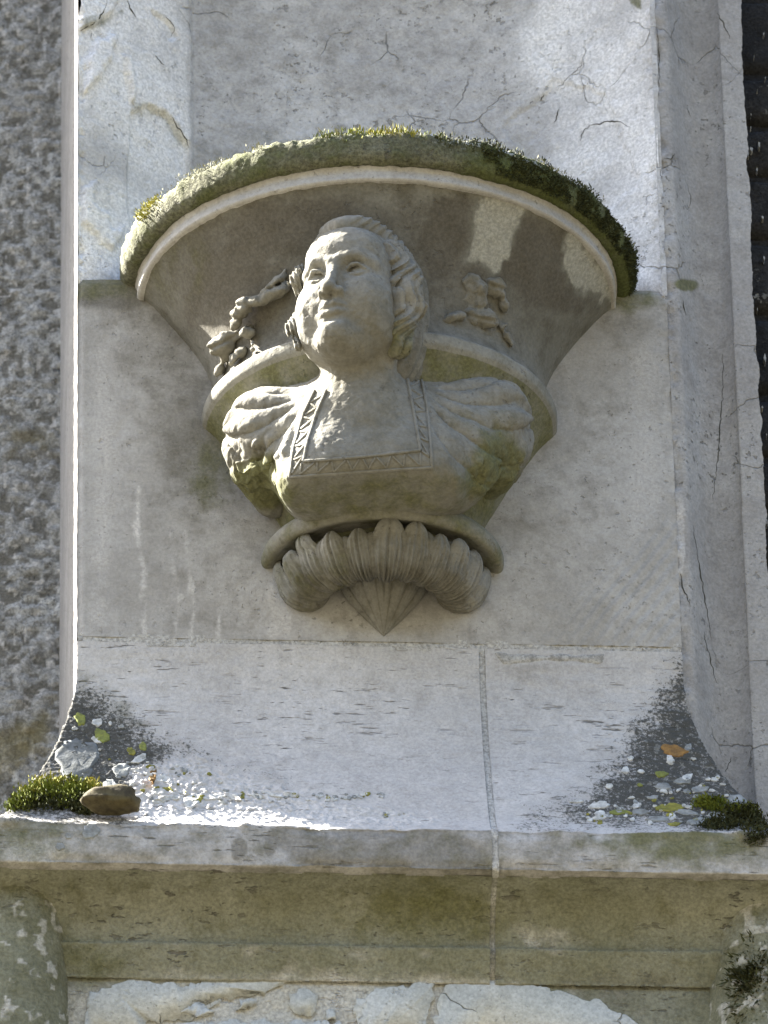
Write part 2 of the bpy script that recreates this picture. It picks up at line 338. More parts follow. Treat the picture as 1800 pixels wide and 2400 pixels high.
# upper right of the pier, jamb moulding running the whole height
jx = XR; PL = [(0.0, 0), (.018, -.004), (.026, -.013), (.033, -.024), (.052, -.052), (.075, -.066), (.096, -.064), (.108, -.052), (.1095, -.045), (.111, -.042), (.145, -.042)]
def jamb(name, xoff, pl, z0, z1, seed, lean=0.0):
    pl = resample(crspline(pl, 6) if len(pl) > 6 else pl, .003); zs = np.arange(z0, z1, .004)
    G = np.zeros((len(zs), len(pl), 3)); G[..., 0] = pl[None, :, 0]+xoff; G[..., 1] = -pl[None, :, 1]; G[..., 2] = zs[:, None]
    N = grid_normals(G); N = N*np.sign(-N[..., 1:2]+1e-9)
    n1 = fbm(G, 7, 4, seed); n2 = fbm(G, 45, 3, seed+1)
    G += N*(.004*(n1-.5)+.002*(n2-.5))[..., None]
    chip = np.exp(-((pl[-1, 0]-pl[:, 0])/.010)**2)[None]*(fbm(np.stack([zs*0, zs*0, zs], -1), 22, 5, seed+2, .65)-.5)[:, None]*.014
    G[..., 0] += chip
    ar = np.exp(-((pl[:, 0]-pl[0, 0]-.0)/.014)**2)[None]*np.clip(n2-.35, 0, 1)*.02; G[..., 1] += ar
    return G, n1, n2
G, n1, n2 = jamb('j', jx, PL, -.80, 1.35, 31)
px, py = proj(G)
al = blob(px, py, 1610, 668, 30, 14, 0, .5, .5, n2)
JAMB = mesh_obj('jamb_moulding', G, grid_faces(*G.shape[:2]), M_jamb, pier, attrs={'algae': al, 'pale': poly(px, py, [(1600, 500), (1660, 470), (1670, 640), (1620, 680)], 8, 20, n1)*.25+blob(px, py, 1590, 1290, 18, 140, 3, .4, .5, n2)*.5, 'grime_shade': blob(px, py, 1660, 1100, 60, 600, 0, .8, .6, n1)*.2})
# the strip of pier beside the niche, up to the jamb
G = panel_plane(XNR-.004, jx+.001, ZT_R, 1.35); n1 = fbm(G, 7, 4, 41); n2 = fbm(G, 50, 3, 42)
G[..., 1] = .0015-.003*(n1-.5)-.003*(n2-.5)
px, py = proj(G)
mesh_obj('niche_border', G, grid_faces(*G.shape[:2]), M_niche, pier, attrs={'grime_shade': .25+0*px, 'algae': blob(px, py, 1535, 660, 14, 60, 10, .5, .6, n2)*.7})
mesh_obj('pier_core', *box_vf(XL+.012, jx+.10, .165, BACK+.1, ZT+.001, 4.5), M_panel, pier, smooth=False)
mesh_obj('pier_head', *box_vf(XL, jx+.1, -.002, .164, 1.351, 4.5), M_panel, pier, smooth=False)

# ------------------------------------------------------------------ dark masonry to the right
dark = thing('dark_wall', 'near-black masonry right of the jamb moulding, deep shade put in its colour', 'wall', (XR+.3, .2, GZ))
zz = -1.3; k = 0
while zz < 1.4:
    hh = random.uniform(.10, .17); x = XR+.135-random.uniform(0, .05)
    while x < XR+.55:
        ww = random.uniform(.12, .22)
        gx = np.linspace(0, 1, 24); gz = np.linspace(0, 1, 20); U, W = np.meshgrid(gx, gz)
        G = np.stack([x+.004+U*(ww-.008), 0*U, zz+.004+W*(hh-.008)], -1); n1 = fbm(G, 18, 4, 50+k)
        ed = np.minimum(np.minimum(U, 1-U)*ww, np.minimum(W, 1-W)*hh)
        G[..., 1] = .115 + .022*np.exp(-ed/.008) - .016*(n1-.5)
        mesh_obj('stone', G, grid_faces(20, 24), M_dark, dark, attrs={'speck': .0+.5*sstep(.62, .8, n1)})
        x += ww; k += 1
    zz += hh
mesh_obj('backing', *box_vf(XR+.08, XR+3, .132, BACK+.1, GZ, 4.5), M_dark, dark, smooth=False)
# pale droppings and flakes on the dark stones
for i in range(34):
    a = at(random.choice((1755, 1760, 1775, 1790))+random.uniform(-8, 8), random.uniform(60, 1500)**1.0, -.11)
    r = random.uniform(.0008, .0030); e = random.uniform(.8, 3.5); pts = [(a[0]+math.cos(t)*r*random.uniform(.3, 1), a[1]-.008, a[2]+math.sin(t)*r*e*random.uniform(.5, 1.2)) for t in np.linspace(0, 6.28, 9)[:-1]]
    mesh_obj('dropping', pts+[(p[0], p[1]+.012, p[2]) for p in pts], [tuple(range(8))]+[(j, j+8, (j+1) % 8+8, (j+1) % 8) for j in range(8)], M_speck, dark, smooth=False)

# ------------------------------------------------------------------ moulded ledge (sill) under the panel
ledge = thing('moulded_ledge', 'flared stone ledge with lichen crusted corners projecting below the plain panel', 'ledge', (XL+.45, 0, -.79))
prof = [(0, ZJ-.003), (.0, -.30), (.002, -.335), (.008, -.373), (.02, -.425), (.040, -.490), (.072, -.566), (.103, -.632), (.129, -.668), (.1455, -.682)]
prof_top = crspline(prof, 14)
prof = np.vstack([prof_top, [(.1478, -.685), (.148, -.72), (.1475, -.7565), (.146, -.758), (.128, -.758)]])
def sweep(path_of_q, prof, step):
    P = resample(prof, .0024); rows = [path_of_q(q) for q, z in P]
    G = np.zeros((len(P), len(rows[0]), 3))
    for i, ((q, z), row) in enumerate(zip(P, rows)): G[i, :, :2] = row; G[i, :, 2] = z
    return G, P
XJ = float(at(1138, 1700, .03)[0])
def path_left(q, nr=60):
    a = np.stack([np.full(nr, XL-q), np.linspace(BACK, -q, nr, endpoint=False)], -1)
    m = int((XJ-.005-XL)/.0024); b = np.stack([np.linspace(XL-q, XJ-.005, m), np.full(m, -q)], -1); return np.vstack([a, b])
def path_right(q, nr=30):
    m = int((XR-XJ)/.0024); b = np.stack([np.linspace(XJ+.005, XR+q, m), np.full(m, -q)], -1)
    a = np.stack([np.full(nr, XR+q), np.linspace(-q, .13, nr+1)[1:]], -1); return np.vstack([b, a])
SILLS = []
for nm, pf, sd, seed in (('l', path_left, 1, 61), ('r', path_right, 1, 71)):
    G, P = sweep(pf, prof, .003); G0 = G.copy(); N = grid_normals(G); N = -N if (N[:, :, 1].mean() > 0) else N
    px, py = proj(G); n1 = fbm(G, 6, 4, seed); n2 = fbm(G, 48, 4, seed+1); n3 = fbm(G*np.array([.25, .6, 1]), 70, 3, seed+2); n4 = fbm(G, 230, 2, seed+3)
    L = poly(px, py, [(150, 1590), (250, 1640), (330, 1700), (420, 1760), (560, 1835), (700, 1880), (860, 1925), (-60, 1930), (0, 1850)], 85, 150, .5*n2+.5*n1)
    Lsun = poly(px, py, [(300, 1800), (420, 1770), (600, 1830), (800, 1880), (1020, 1915), (1020, 1935), (300, 1930)], 14, 40, n2)  # sunlit triangle on the sill: glare painted in as paler, less crusted stone
    R = poly(px, py, [(1590, 1560), (1540, 1650), (1490, 1720), (1440, 1800), (1320, 1890), (1240, 1930), (1830, 1960), (1830, 1850)], 75, 150, .5*n2+.5*n1)
    n0s = fbm(G, 16, 4, seed+7); d = .003*(n1-.5) + .0016*(n2-.5) + .0018*(n3-.5)
    d += Lsun*.007*np.clip(n4-.42, 0, 1) + (L+R)*.004*(n2-.4) + (L+R)*.004*(n4-.5)
    # broken lip and lower arris of the fascia
    lip = np.exp(-((P[:, 0]-.145)**2+(P[:, 1]+.687)**2)/.012**2)[:, None]; low = np.exp(-((P[:, 0]-.146)**2+(P[:, 1]+.753)**2)/.009**2)[:, None]
    edge_n = fbm(np.stack([G[..., 0], G[..., 1], 0*px], -1), 16, 4, seed+5)
    d += -lip*.010*np.clip(edge_n-.45, 0, 1)*2 - low*.022*np.clip(edge_n-.42, 0, 1)
    d += (R*sstep(1400, 1800, px)+L*sstep(150, 0, px))*lip*.010*(n2)
    scoop = poly(px, py, [(690, 1915), (760, 1930), (1000, 1920), (1130, 1990), (1160, 2050), (700, 2030), (620, 1960)], 14, 40, n1)*(P[:, 1] < -.686)[:, None]
    d += -scoop*.004*n1
    G = G + N*d[..., None]
    fas = (P[:, 1] < -.684)[:, None]*np.ones_like(px)
    crust = np.clip((L+R)*(.8+.45*(n0s-.35)), 0, 1)*(1-fas) - Lsun*.6*(1-fas)
    crust = np.clip(crust + fas*sstep(-.70, -.684, G0[..., 2])*.5*np.clip(L+R, 0, 1), 0, 1)
    alg = fas*(.22+.25*blob(px, py, 60, 1960, 160, 60, 0, .6, .5, n1)+.55*blob(px, py, 1600, 1970, 160, 50, 0, .8, .6, n1)+ .2*n1) + .4*blob(px, py, 240, 1650, 120, 60, 40, .6, .6, n1)*(1-fas) + .6*poly(px, py, [(1560, 1640), (1600, 1560), (1590, 1720), (1520, 1740)], 20, 30, n2)*0
    grime_shade = fas*(.62+.3*scoop+.3*(n1-.5)) + blob(px, py, 560, 1790, 330, 90, 14, .8, .5, n1)*.25*(1-fas)  # dirt, plus the fascia's weaker front light painted in as a darker tone
    grime_shade = grime_shade + poly(px, py, [(1150, 1555), (1400, 1560), (1250, 1640), (1150, 1610)], 20, 60, n3)*.35
    for cx, cy, rx, ry in ((560, 1990, 18, 24), (635, 1975, 14, 30), (800, 2005, 14, 12)): grime_shade = grime_shade + blob(px, py, cx, cy, rx, ry, 10, .2, .3, n2)*fas
    mesh_o = mesh_obj('sill_stone', G, grid_faces(*G.shape[:2]), M_sill, ledge, attrs={'crust': crust, 'speck': np.clip((L+R)*.22, 0, 1)*(1-fas), 'algae': alg, 'grime_shade': np.clip(grime_shade, 0, 1), 'pale': np.clip(Lsun*.45*(1-fas)+.55*blob(px, py, 90, 2000, 110, 40, 0, .5, .8, n2)*fas, 0, 1)})
    SILLS.append((mesh_o, G))
# mortar in the upright joint and the bed joint
P = resample(prof, .006); m = 6
G = np.zeros((len(P), m, 3))
for i, (q, z) in enumerate(P): G[i, :, 0] = np.linspace(XJ-.0052, XJ+.0052, m); G[i, :, 1] = -(q-.0018); G[i, :, 2] = z
G[..., 1] -= .002*(fbm(G, 60, 3, 81)-.5); mesh_obj('mortar_joint', G, grid_faces(*G.shape[:2]), M_mortar, ledge, attrs={'pale': np.full(G.shape[:2], .0)})
G = panel_plane(XL+.001, XR-.001, ZJ-.009, ZJ+.012); G[..., 1] = .0012-.004*(fbm(G, 50, 3, 82)-.4)
mesh_obj('mortar_joint', G, grid_faces(*G.shape[:2]), M_mortar, ledge)
a = at(1155, 1556, 0); b = at(1420, 1532, 0)
G = panel_plane(a[0], b[0], a[2], b[2]+.006); px, py = proj(G); nn = fbm(G, 45, 3, 83)
G[..., 1] = .002-.004*poly(px, py, [(1160, 1530), (1290, 1534), (1415, 1533), (1412, 1554), (1290, 1548), (1180, 1556)], 6, 12, nn)
mesh_obj('mortar_patch', G, grid_faces(*G.shape[:2]), M_mortar, ledge, attrs={'grime_shade': .2+.3*nn})
mesh_obj('ledge_core', *box_vf(XL+.001, XR-.001, .012, BACK+.1, -.757, ZJ+.003), M_panel, ledge, smooth=False)

# ------------------------------------------------------------------ wall below the ledge: cove, arched limewash, round shafts
low = thing('lower_pier', 'olive stained stone cove and flaking white limewash under the ledge', 'pier', (XL+.45, 0, GZ))
cprof = crspline([(.132, -.7575), (.118, -.760), (.088, -.770), (.064, -.790), (.050, -.814), (.046, -.832), (.052, -.835), (.051, -.842), (.034, -.868), (.025, -.885), (.02, -.91), (.018, -1.35)], 8)
for x0, x1, seed in ((XL-.26, XJ-.004, 91), (XJ+.004, XR+.24, 95)):
    P = resample(cprof, .0035); xs = np.arange(x0, x1, .0035)
    G = np.zeros((len(P), len(xs), 3)); G[..., 0] = xs[None]; G[..., 1] = -P[:, :1]; G[..., 2] = P[:, 1:]
    N = grid_normals(G); N = -N if N[..., 1].mean() > 0 else N
    px, py = proj(G); n1 = fbm(G, 6, 4, seed); n2 = fbm(G, 45, 4, seed+1); n3 = fbm(G, 130, 2, seed+2)
    G += N*(.006*(n1-.5)+.005*(n2-.5)+.002*(n3-.5))[..., None]
    cov = (P[:, 1] > -.835)[:, None]
    mesh_obj('cove_stone', G, grid_faces(*G.shape[:2]), M_lower, low, attrs={
        'pale': blob(px, py, 900, 2205, 620, 34, 0, .9, .6, n2)*.25+blob(px, py, 1250, 2170, 120, 40, 20, .9, .9, n2)*.32+blob(px, py, 700, 2385, 820, 120, 0, .8, .5, n2)*.7,
        'grime_shade': blob(px, py, 330, 2130, 170, 60, 0, .8, .6, n1)*.35+blob(px, py, 1500, 2330, 200, 70, 0, .6, .6, n1)*.5, 'algae': blob(px, py, 1000, 2130, 180, 80, 0, .8, .8, n1)*.5+blob(px, py, 180, 2250, 120, 50, 0, .7, .8, n1)*.5+cov*.18})
G = np.zeros((30, 5, 3)); PP = resample(cprof, .02); G = np.zeros((len(PP), 5, 3)); G[..., 0] = np.linspace(XJ-.006, XJ+.006, 5)[None]; G[..., 1] = -(PP[:, :1]-.004); G[..., 2] = PP[:, 1:]
mesh_obj('mortar_joint', G, grid_faces(*G.shape[:2]), M_mortar, low, attrs={'algae': np.full(G.shape[:2], .5)})
# limewash flakes: irregular plates a few millimetres proud of the wall
def plate(name, outline, p, mat, parent, thick=.004, wob=.25, seed=0, step=7, kind=None):
    pts = np.array(outline, float); d = []
    for i in range(len(pts)):
        a, b = pts[i], pts[(i+1) % len(pts)]; m = max(1, int(np.hypot(*(b-a))/step))
        for t in range(m): d.append(a+(b-a)*t/m)
    d = np.array(d); nn = np.stack([fbm(np.c_[d/15., np.full(len(d), 3.3+seed)], 1, 3, 5)-.5, fbm(np.c_[d/15., np.full(len(d), 9.1+seed)], 1, 3, 6)-.5], -1)
    d = d + nn*34*wob
    c = d.mean(0); V = []; n = len(d)
    for s, off in ((1, -.004), (1, thick*.6), (.99, thick)):
        for q in d: V.append(at(*(c+(q-c)*s), p+off))
    F = [(k*n+i, k*n+(i+1) % n, (k+1)*n+(i+1) % n, (k+1)*n+i) for k in range(2) for i in range(n)]+[tuple(range(2*n, 3*n))]
    return mesh_obj(name, V, F, mat, parent)
for i, ol in enumerate(([(195, 2420), (210, 2330), (330, 2290), (420, 2310), (540, 2280), (560, 2262), (690, 2272), (640, 2320), (600, 2330), (520, 2345), (480, 2380), (350, 2400), (330, 2430)],
        [(680, 2330), (720, 2318), (745, 2350), (735, 2378), (700, 2380), (682, 2360)],
        [(1030, 2330), (1080, 2285), (1180, 2285), (1290, 2320), (1400, 2345), (1500, 2400), (1520, 2450), (1010, 2450)],
        [(830, 2350), (880, 2320), (960, 2310), (1020, 2300), (1010, 2350), (985, 2440), (840, 2440)],
        [(560, 2345), (590, 2335), (600, 2352), (575, 2368), (555, 2362)], [(762, 2372), (785, 2370), (788, 2390), (765, 2394)],
        [(420, 2370), (470, 2350), (500, 2372), (455, 2385)], [(330, 2410), (560, 2392), (800, 2400), (830, 2460), (330, 2460)])):
    plate('limewash_flake', ol, .0205+.0006*i, M_plaster, low, .003, wob=.8, seed=i)
def shaft(name, cx, r, z0, z1, yc, seed, mat, par):
    th = np.linspace(-math.pi/2, math.pi*1.5, 90, endpoint=False); zs = np.arange(z0, z1, .006)
    G = np.zeros((len(zs), 90, 3)); G[..., 0] = cx+r*np.cos(th)[None]; G[..., 1] = yc+r*np.sin(th)[None]; G[..., 2] = zs[:, None]
    n1 = fbm(G, 9, 4, seed); n2 = fbm(G, 60, 3, seed+1); N = np.stack([np.cos(th), np.sin(th), 0*th], -1)[None]
    G = G+N*(.012*(n1-.5)+.006*(n2-.5))[..., None]
    px, py = proj(G)
    return mesh_obj(name, G, grid_faces(len(zs), 90, True), mat, par, attrs={'algae': .1+.5*n1, 'grime_shade': .25+.3*n1, 'pale': sstep(.5, .65, n2)*.6})
xa = float(at(163, 2250, .07)[0]); shaft('round_shaft', xa-.09, .09, -1.4, -.7605, -.005, 101, M_lower, low)
xb = float(at(1655, 2250, .05)[0]); shaft('round_shaft', xb+.10, .10, -1.4, -.7605, .012, 111, M_lower, low)
mesh_obj('lower_core', *box_vf(XL-.12, XR+.12, .0, BACK+.1, GZ, -.7595), M_lower, low, smooth=False)

# ------------------------------------------------------------------ carved corbel
corb = thing('carved_corbel', 'half round stone corbel carved with a womans bust above curled leaves and a pointed bud', 'corbel', (X0, 0, -.24))
def revolve(prof, k, step=.003, na=300, cx=X0, over=.035):
    P = resample(prof, step); th = np.linspace(-over, math.pi+over, na)
    G = np.zeros((len(P), na, 3)); G[..., 0] = cx - P[:, :1]*np.cos(th)[None]; G[..., 1] = -k*P[:, :1]*np.sin(th)[None]; G[..., 2] = P[:, 1:]
    N = grid_normals(G); c = np.array([cx, 0, 0])
    s = np.sign(np.sum(N*(G-np.array([cx, 0, G[..., 2].mean()])), -1).mean()); return G, N*s, P, th
KB = .865
ZR = .452
# mossy roll
t = np.linspace(math.radians(150), math.radians(-165), 46); rp = np.stack([.389+.020*np.cos(t), ZR+.027*np.sin(t)], -1)
rp = np.vstack([[(.20, ZR+.029)], [(.30, ZR+.028)], rp])
G, N, P, th = revolve(rp, KB, .0035, 420)
n1 = fbm(G, 9, 4, 121); n2 = fbm(G, 55, 4, 122); n3 = fbm(G, 170, 2, 123); px, py = proj(G)
topm = sstep(ZR-.005, ZR+.025, G[..., 2])
G = G + N*(.007*(n1-.5)+.005*(n2-.5)+topm*.007*n2+(.25+topm)*.007*np.clip(n3-.4, 0, 1))[..., None]
rightm = sstep(1000, 1300, px)
ROLL_O = mesh_obj('roll_moulding', G, grid_faces(*G.shape[:2]), M_moss_roll, corb, attrs={'algae': np.clip(.15+.6*n1*blob(px, py, 620, 450, 260, 90, -25, .7, .6, n1)+.75*rightm*(.4+n1*.8)+.25*n1, 0, 1), 'speck': topm*sstep(.45, .6, n1)*.8, 'crust': topm*.35*n1+rightm*topm*.3})
ROLL_G = (G, N)
# fillet
G, N, P, th = revolve([(.386, ZR-.018), (.382, ZR-.027), (.379, ZR-.033), (.3805, ZR-.047), (.376, ZR-.050), (.370, ZR-.0505)], KB, .002, 300)
n2 = fbm(G, 60, 3, 131); n1 = fbm(G, 10, 3, 132); G = G+N*(.003*(n2-.5)+.003*(n1-.5))[..., None]
mesh_obj('fillet', G, grid_faces(*G.shape[:2]), M_panel, corb, attrs={'pale': np.full(n2.shape, .35), 'grime_shade': .3*n1})
# bell (cavetto), then scotia running out to the ring
bell = crspline([(.372, ZR-.049), (.356, .388), (.328, .352), (.300, .313), (.279, .277), (.266, .245), (.261, .219), (.263, .198), (.270, .184), (.2775, .178)], 10)
G, N, P, th = revolve(bell, KB, .0028, 330)
n1 = fbm(G, 8, 4, 141); n2 = fbm(G, 55, 3, 142); n0 = fbm(G, 18, 4, 143); px, py = proj(G); G = G+N*(.003*(n1-.5)+.0015*(n2-.5))[..., None]
nq = .45*n0+.55*n2
pale = poly(px, py, [(1120, 470), (1200, 465), (1225, 490), (1195, 600), (1165, 628), (1110, 615), (1082, 622), (1100, 540)], 14, 70, nq) + poly(px, py, [(1322, 560), (1350, 548), (1400, 590), (1455, 700), (1430, 722), (1390, 690), (1370, 690), (1330, 640)], 18, 100, nq)
pale += poly(px, py, [(560, 470), (880, 408), (1090, 430), (1080, 470), (900, 480), (800, 460), (690, 490)], 12, 60, n0)*.35
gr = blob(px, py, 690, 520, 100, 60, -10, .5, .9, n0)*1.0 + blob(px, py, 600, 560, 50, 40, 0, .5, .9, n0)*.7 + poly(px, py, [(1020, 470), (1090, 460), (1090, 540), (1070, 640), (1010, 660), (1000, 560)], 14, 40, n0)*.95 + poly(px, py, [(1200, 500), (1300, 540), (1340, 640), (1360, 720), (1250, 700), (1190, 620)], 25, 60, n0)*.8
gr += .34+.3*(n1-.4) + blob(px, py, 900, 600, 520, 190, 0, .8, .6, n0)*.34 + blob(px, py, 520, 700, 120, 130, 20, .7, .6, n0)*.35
al = blob(px, py, 400, 620, 130, 110, -30, .7, .6, n1)*.35
BELL = mesh_obj('bell', G, grid_faces(*G.shape[:2]), M_bell, corb, attrs={'pale': np.clip(pale, 0, 1)*.72, 'grime_shade': np.clip(gr, 0, 1)*(1-np.clip(pale*1.1, 0, 1)), 'algae': al})
# ring edge and its hollow underside
ring = crspline([(.2765, .1785), (.2800, .1755), (.279, .160), (.274, .152), (.255, .130), (.225, .085), (.195, .035), (.165, -.02), (.14, -.07), (.12, -.11)], 10)
G, N, P, th = revolve(ring, KB, .003, 300)
n1 = fbm(G, 8, 4, 151); n2 = fbm(G, 50, 3, 152); px, py = proj(G); G = G+N*(.003*(n1-.5)+.0018*(n2-.5))[..., None]
und = (P[:, 1] < .15)[:, None]
mesh_obj('ring_moulding', G, grid_faces(*G.shape[:2]), M_ring, corb, attrs={'algae': und*(.55+.3*n1)*1.0, 'grime_shade': und*.35+blob(px, py, 470, 1040, 60, 50, 0, .5, .5, n2)*.6})

# ---- signed-distance sculpting for the bust
class Vol:
    def __init__(s, lo, hi, h):
        s.lo = np.array(lo, float); s.h = h; s.n = (np.ceil((np.array(hi)-s.lo)/h).astype(int)+1)
        s.D = np.full(tuple(s.n), 1.0, np.float32)
    def win(s, lo, hi):
        a = np.clip(np.floor((np.array(lo)-s.lo)/s.h).astype(int), 0, s.n-1); b = np.clip(np.ceil((np.array(hi)-s.lo)/s.h).astype(int)+1, 1, s.n)
        ax = [np.arange(a[i], b[i])*s.h+s.lo[i] for i in range(3)]
        X = np.stack(np.meshgrid(*ax, indexing='ij'), -1); return tuple(slice(a[i], b[i]) for i in range(3)), X
    def mesh(s):
        D = s.D; ins = D < 0
        c = np.zeros(tuple(np.array(D.shape)-1), np.int8)
        for dx in (0, 1):
            for dy in (0, 1):
                for dz in (0, 1): c += ins[dx:D.shape[0]-1+dx, dy:D.shape[1]-1+dy, dz:D.shape[2]-1+dz]
        act = (c > 0) & (c < 8); idx = np.argwhere(act); vid = np.full(act.shape, -1, np.int64); vid[act] = np.arange(len(idx))
        acc = np.zeros((len(idx), 3)); cnt = np.zeros(len(idx)); I = idx.T
        cor = [(a, b, d) for a in (0, 1) for b in (0, 1) for d in (0, 1)]
        for a in cor:
            for ax in range(3):
                if a[ax]: continue
                b = list(a); b[ax] = 1
                da = D[I[0]+a[0], I[1]+a[1], I[2]+a[2]]; db = D[I[0]+b[0], I[1]+b[1], I[2]+b[2]]
                m = (da < 0) != (db < 0); t = da/(da-db+1e-20); p = np.array(a, float)[None].repeat(len(idx), 0); p[:, ax] += t
                acc[m] += p[m]; cnt[m] += 1
        V = (idx+acc/cnt[:, None])*s.h+s.lo
        Fs = []
        for ax in range(3):
            o = [k for k in range(3) if k != ax]; sl = [slice(1, -1)]*3; sl[ax] = slice(0, None)
            A = ins.take(range(0, D.shape[ax]-1), ax); B = ins.take(range(1, D.shape[ax]), ax); x = np.argwhere(A != B)
            x = x[(x[:, o[0]] > 0) & (x[:, o[1]] > 0) & (x[:, o[0]] < act.shape[o[0]]) & (x[:, o[1]] < act.shape[o[1]])]
            q = []
            for d0, d1 in ((-1, -1), (0, -1), (0, 0), (-1, 0)):
                y = x.copy(); y[:, o[0]] += d0; y[:, o[1]] += d1; q.append(vid[y[:, 0], y[:, 1], y[:, 2]])
            q = np.stack(q, -1); fl = A[x[:, 0], x[:, 1], x[:, 2]]
            if ax == 1: fl = ~fl
            q[~fl] = q[~fl][:, ::-1]; Fs.append(q)
        return V, np.vstack(Fs)
def smin(a, b, k): h = np.clip(.5+.5*(b-a)/k, 0, 1); return b*(1-h)+a*h-k*h*(1-h)
def smax(a, b, k): return -smin(-a, -b, k)
def ell(X, c, r):
    r = np.array(r); q = (X-np.array(c)); k0 = np.linalg.norm(q/r, axis=-1); k1 = np.linalg.norm(q/(r*r), axis=-1)+1e-9; return k0*(k0-1)/k1
def sph(X, c, r): return np.linalg.norm(X-np.array(c), axis=-1)-r
def cap(X, a, b, ra, rb=None):
    a = np.array(a, float); b = np.array(b, float); rb = ra if rb is None else rb; ba = b-a; t = np.clip(((X-a)@ba)/(ba@ba), 0, 1)
    return np.linalg.norm(X-a-t[..., None]*ba, axis=-1)-(ra+(rb-ra)*t)
def chain(X, pts, rad):
    d = None
    for i in range(len(pts)-1):
        e = cap(X, pts[i], pts[i+1], rad[i], rad[i+1]); d = e if d is None else np.minimum(d, e)
    return d
def rotm(yaw, pitch, roll):
    cy, sy = math.cos(yaw), math.sin(yaw); cp, sp = math.cos(pitch), math.sin(pitch); cr, sr = math.cos(roll), math.sin(roll)
    Rz = np.array([[cy, -sy, 0], [sy, cy, 0], [0, 0, 1]]); Rx = np.array([[1, 0, 0], [0, cp, -sp], [0, sp, cp]]); Ry = np.array([[cr, 0, sr], [0, 1, 0], [-sr, 0, cr]])
    return Rz@Rx@Ry
# head frame: +y of the head is its face; the wall's outward direction is -y, so start from a half turn
HC = at(838, 711, .250)                              # centre of the head
HS = 1.09
HR = rotm(math.radians(180-25), math.radians(-2), math.radians(-4))   # turned to the viewer's left, chin tucked a little
def tohead(X): return ((X-HC)@HR)/HS
def pt_head(p): return HC + HR@(np.array(p)*HS)
H = .0019
vol = Vol((X0-.29, -.45, -.175), (X0+.29, .02, .375), H)
sl_, X = vol.win(HC-.185, HC+.185); Q = tohead(X); S = np.array([1., 1, 1])
AX = np.abs(Q[..., 0]); QS = Q.copy(); QS[..., 0] = AX
d = ell(Q, (0, -.010, .032), (.075, .092, .084))                 # cranium
d = smin(d, ell(Q, (0, .028, -.030), (.067, .064, .082)), .03)  # face mass
d = smin(d, ell(QS, (.036, .052, -.040), (.032, .034, .036)), .022)  # full cheeks
d = smin(d, ell(QS, (.040, .020, -.074), (.026, .040, .026)), .03)   # jaw
d = smin(d, sph(Q, (0, .079, -.095), .019), .018)               # chin
d = smin(d, ell(Q, (0, .045, -.100), (.036, .038, .022)), .02)  # soft under-chin
d = smin(d, ell(Q, (0, .063, .045), (.052, .030, .036)), .025)  # forehead
d = smin(d, chain(QS, [(.008, .088, .016), (.030, .085, .0225), (.052, .066, .014)], (.0075, .0085, .006)), .012)  # brow
d = smax(d, -ell(QS, (.031, .101, .001), (.020, .024, .0135)), .010)  # eye socket
d = smin(d, sph(QS, (.031, .0665, -.001), .0165), .003)                  # eyeball
d = smin(d, chain(QS, [(.013, .081, -.001), (.022, .0865, .0062), (.034, .0865, .0075), (.047, .075, .000)], (.0026, .0034, .0034, .0024)), .0015)  # upper lid
d = smax(d, -chain(QS, [(.015, .0865, .0035), (.024, .0905, .0105), (.036, .0895, .0110), (.048, .078, .004)], (.0014, .0018, .0018, .0014)), .002)
d = smin(d, chain(QS, [(.014, .081, -.003), (.024, .0845, -.0085), (.035, .0835, -.0085), (.046, .075, -.002)], (.002, .0026, .0026, .002)), .0015)  # lower lid
d = smin(d, cap(Q, (0, .088, .014), (0, .1075, -.036), .0062, .0088), .010)   # nose
d = smin(d, sph(Q, (0, .109, -.039), .0098), .006); d = smin(d, ell(QS, (.0125, .0985, -.0425), (.0072, .009, .0072)), .005)
d = smax(d, -ell(QS, (.0062, .1035, -.0505), (.0035, .0055, .004)), .003)
d = smin(d, ell(Q, (0, .079, -.062), (.026, .019, .018)), .014)          # muzzle
d = smin(d, chain(QS, [(0, .0965, -.0615), (.006, .0975, -.0600), (.021, .0865, -.0655)], (.0040, .0046, .0022)), .0035)  # upper lip
d = smin(d, chain(QS, [(0, .0945, -.0735), (.009, .093, -.0730), (.020, .0855, -.0675)], (.0054, .0050, .0022)), .0035)  # lower lip
d = smax(d, -chain(QS, [(0, .1025, -.0668), (.010, .1005, -.0664), (.0235, .0895, -.0672)], (.0021, .0019, .0016)), .003)  # mouth line
d = smax(d, -ell(Q, (0, .099, -.083), (.016, .008, .0045)), .007)
d = smax(d, -cap(QS, (.015, .100, -.049), (.028, .089, -.066), .0016), .006)
d = d*HS
vol.D[sl_] = np.minimum(vol.D[sl_], d)
def add(fn, lo, hi, k, sub=False):
    s_, X = vol.win(lo, hi); D = vol.D[s_]
    vol.D[s_] = smax(D, -fn(X), k) if sub else smin(D, fn(X), k)
# neck
n0 = pt_head((0, -.02, -.055)); n1_ = at(855, 985, .19)
add(lambda X: cap(X, n0, n1_, .054, .062), np.minimum(n0, n1_)-.12, np.maximum(n0, n1_)+.12, .022)
s0 = pt_head((.045, .0, -.07)); add(lambda X: cap(X, pt_head((.052, -.005, -.06)), at(862, 985, .24), .010, .012), n1_-.2, n0+.12, .02)
add(lambda X: cap(X, pt_head((-.050, -.01, -.06)), at(872, 985, .24), .010, .012), n1_-.2, n0+.12, .02)
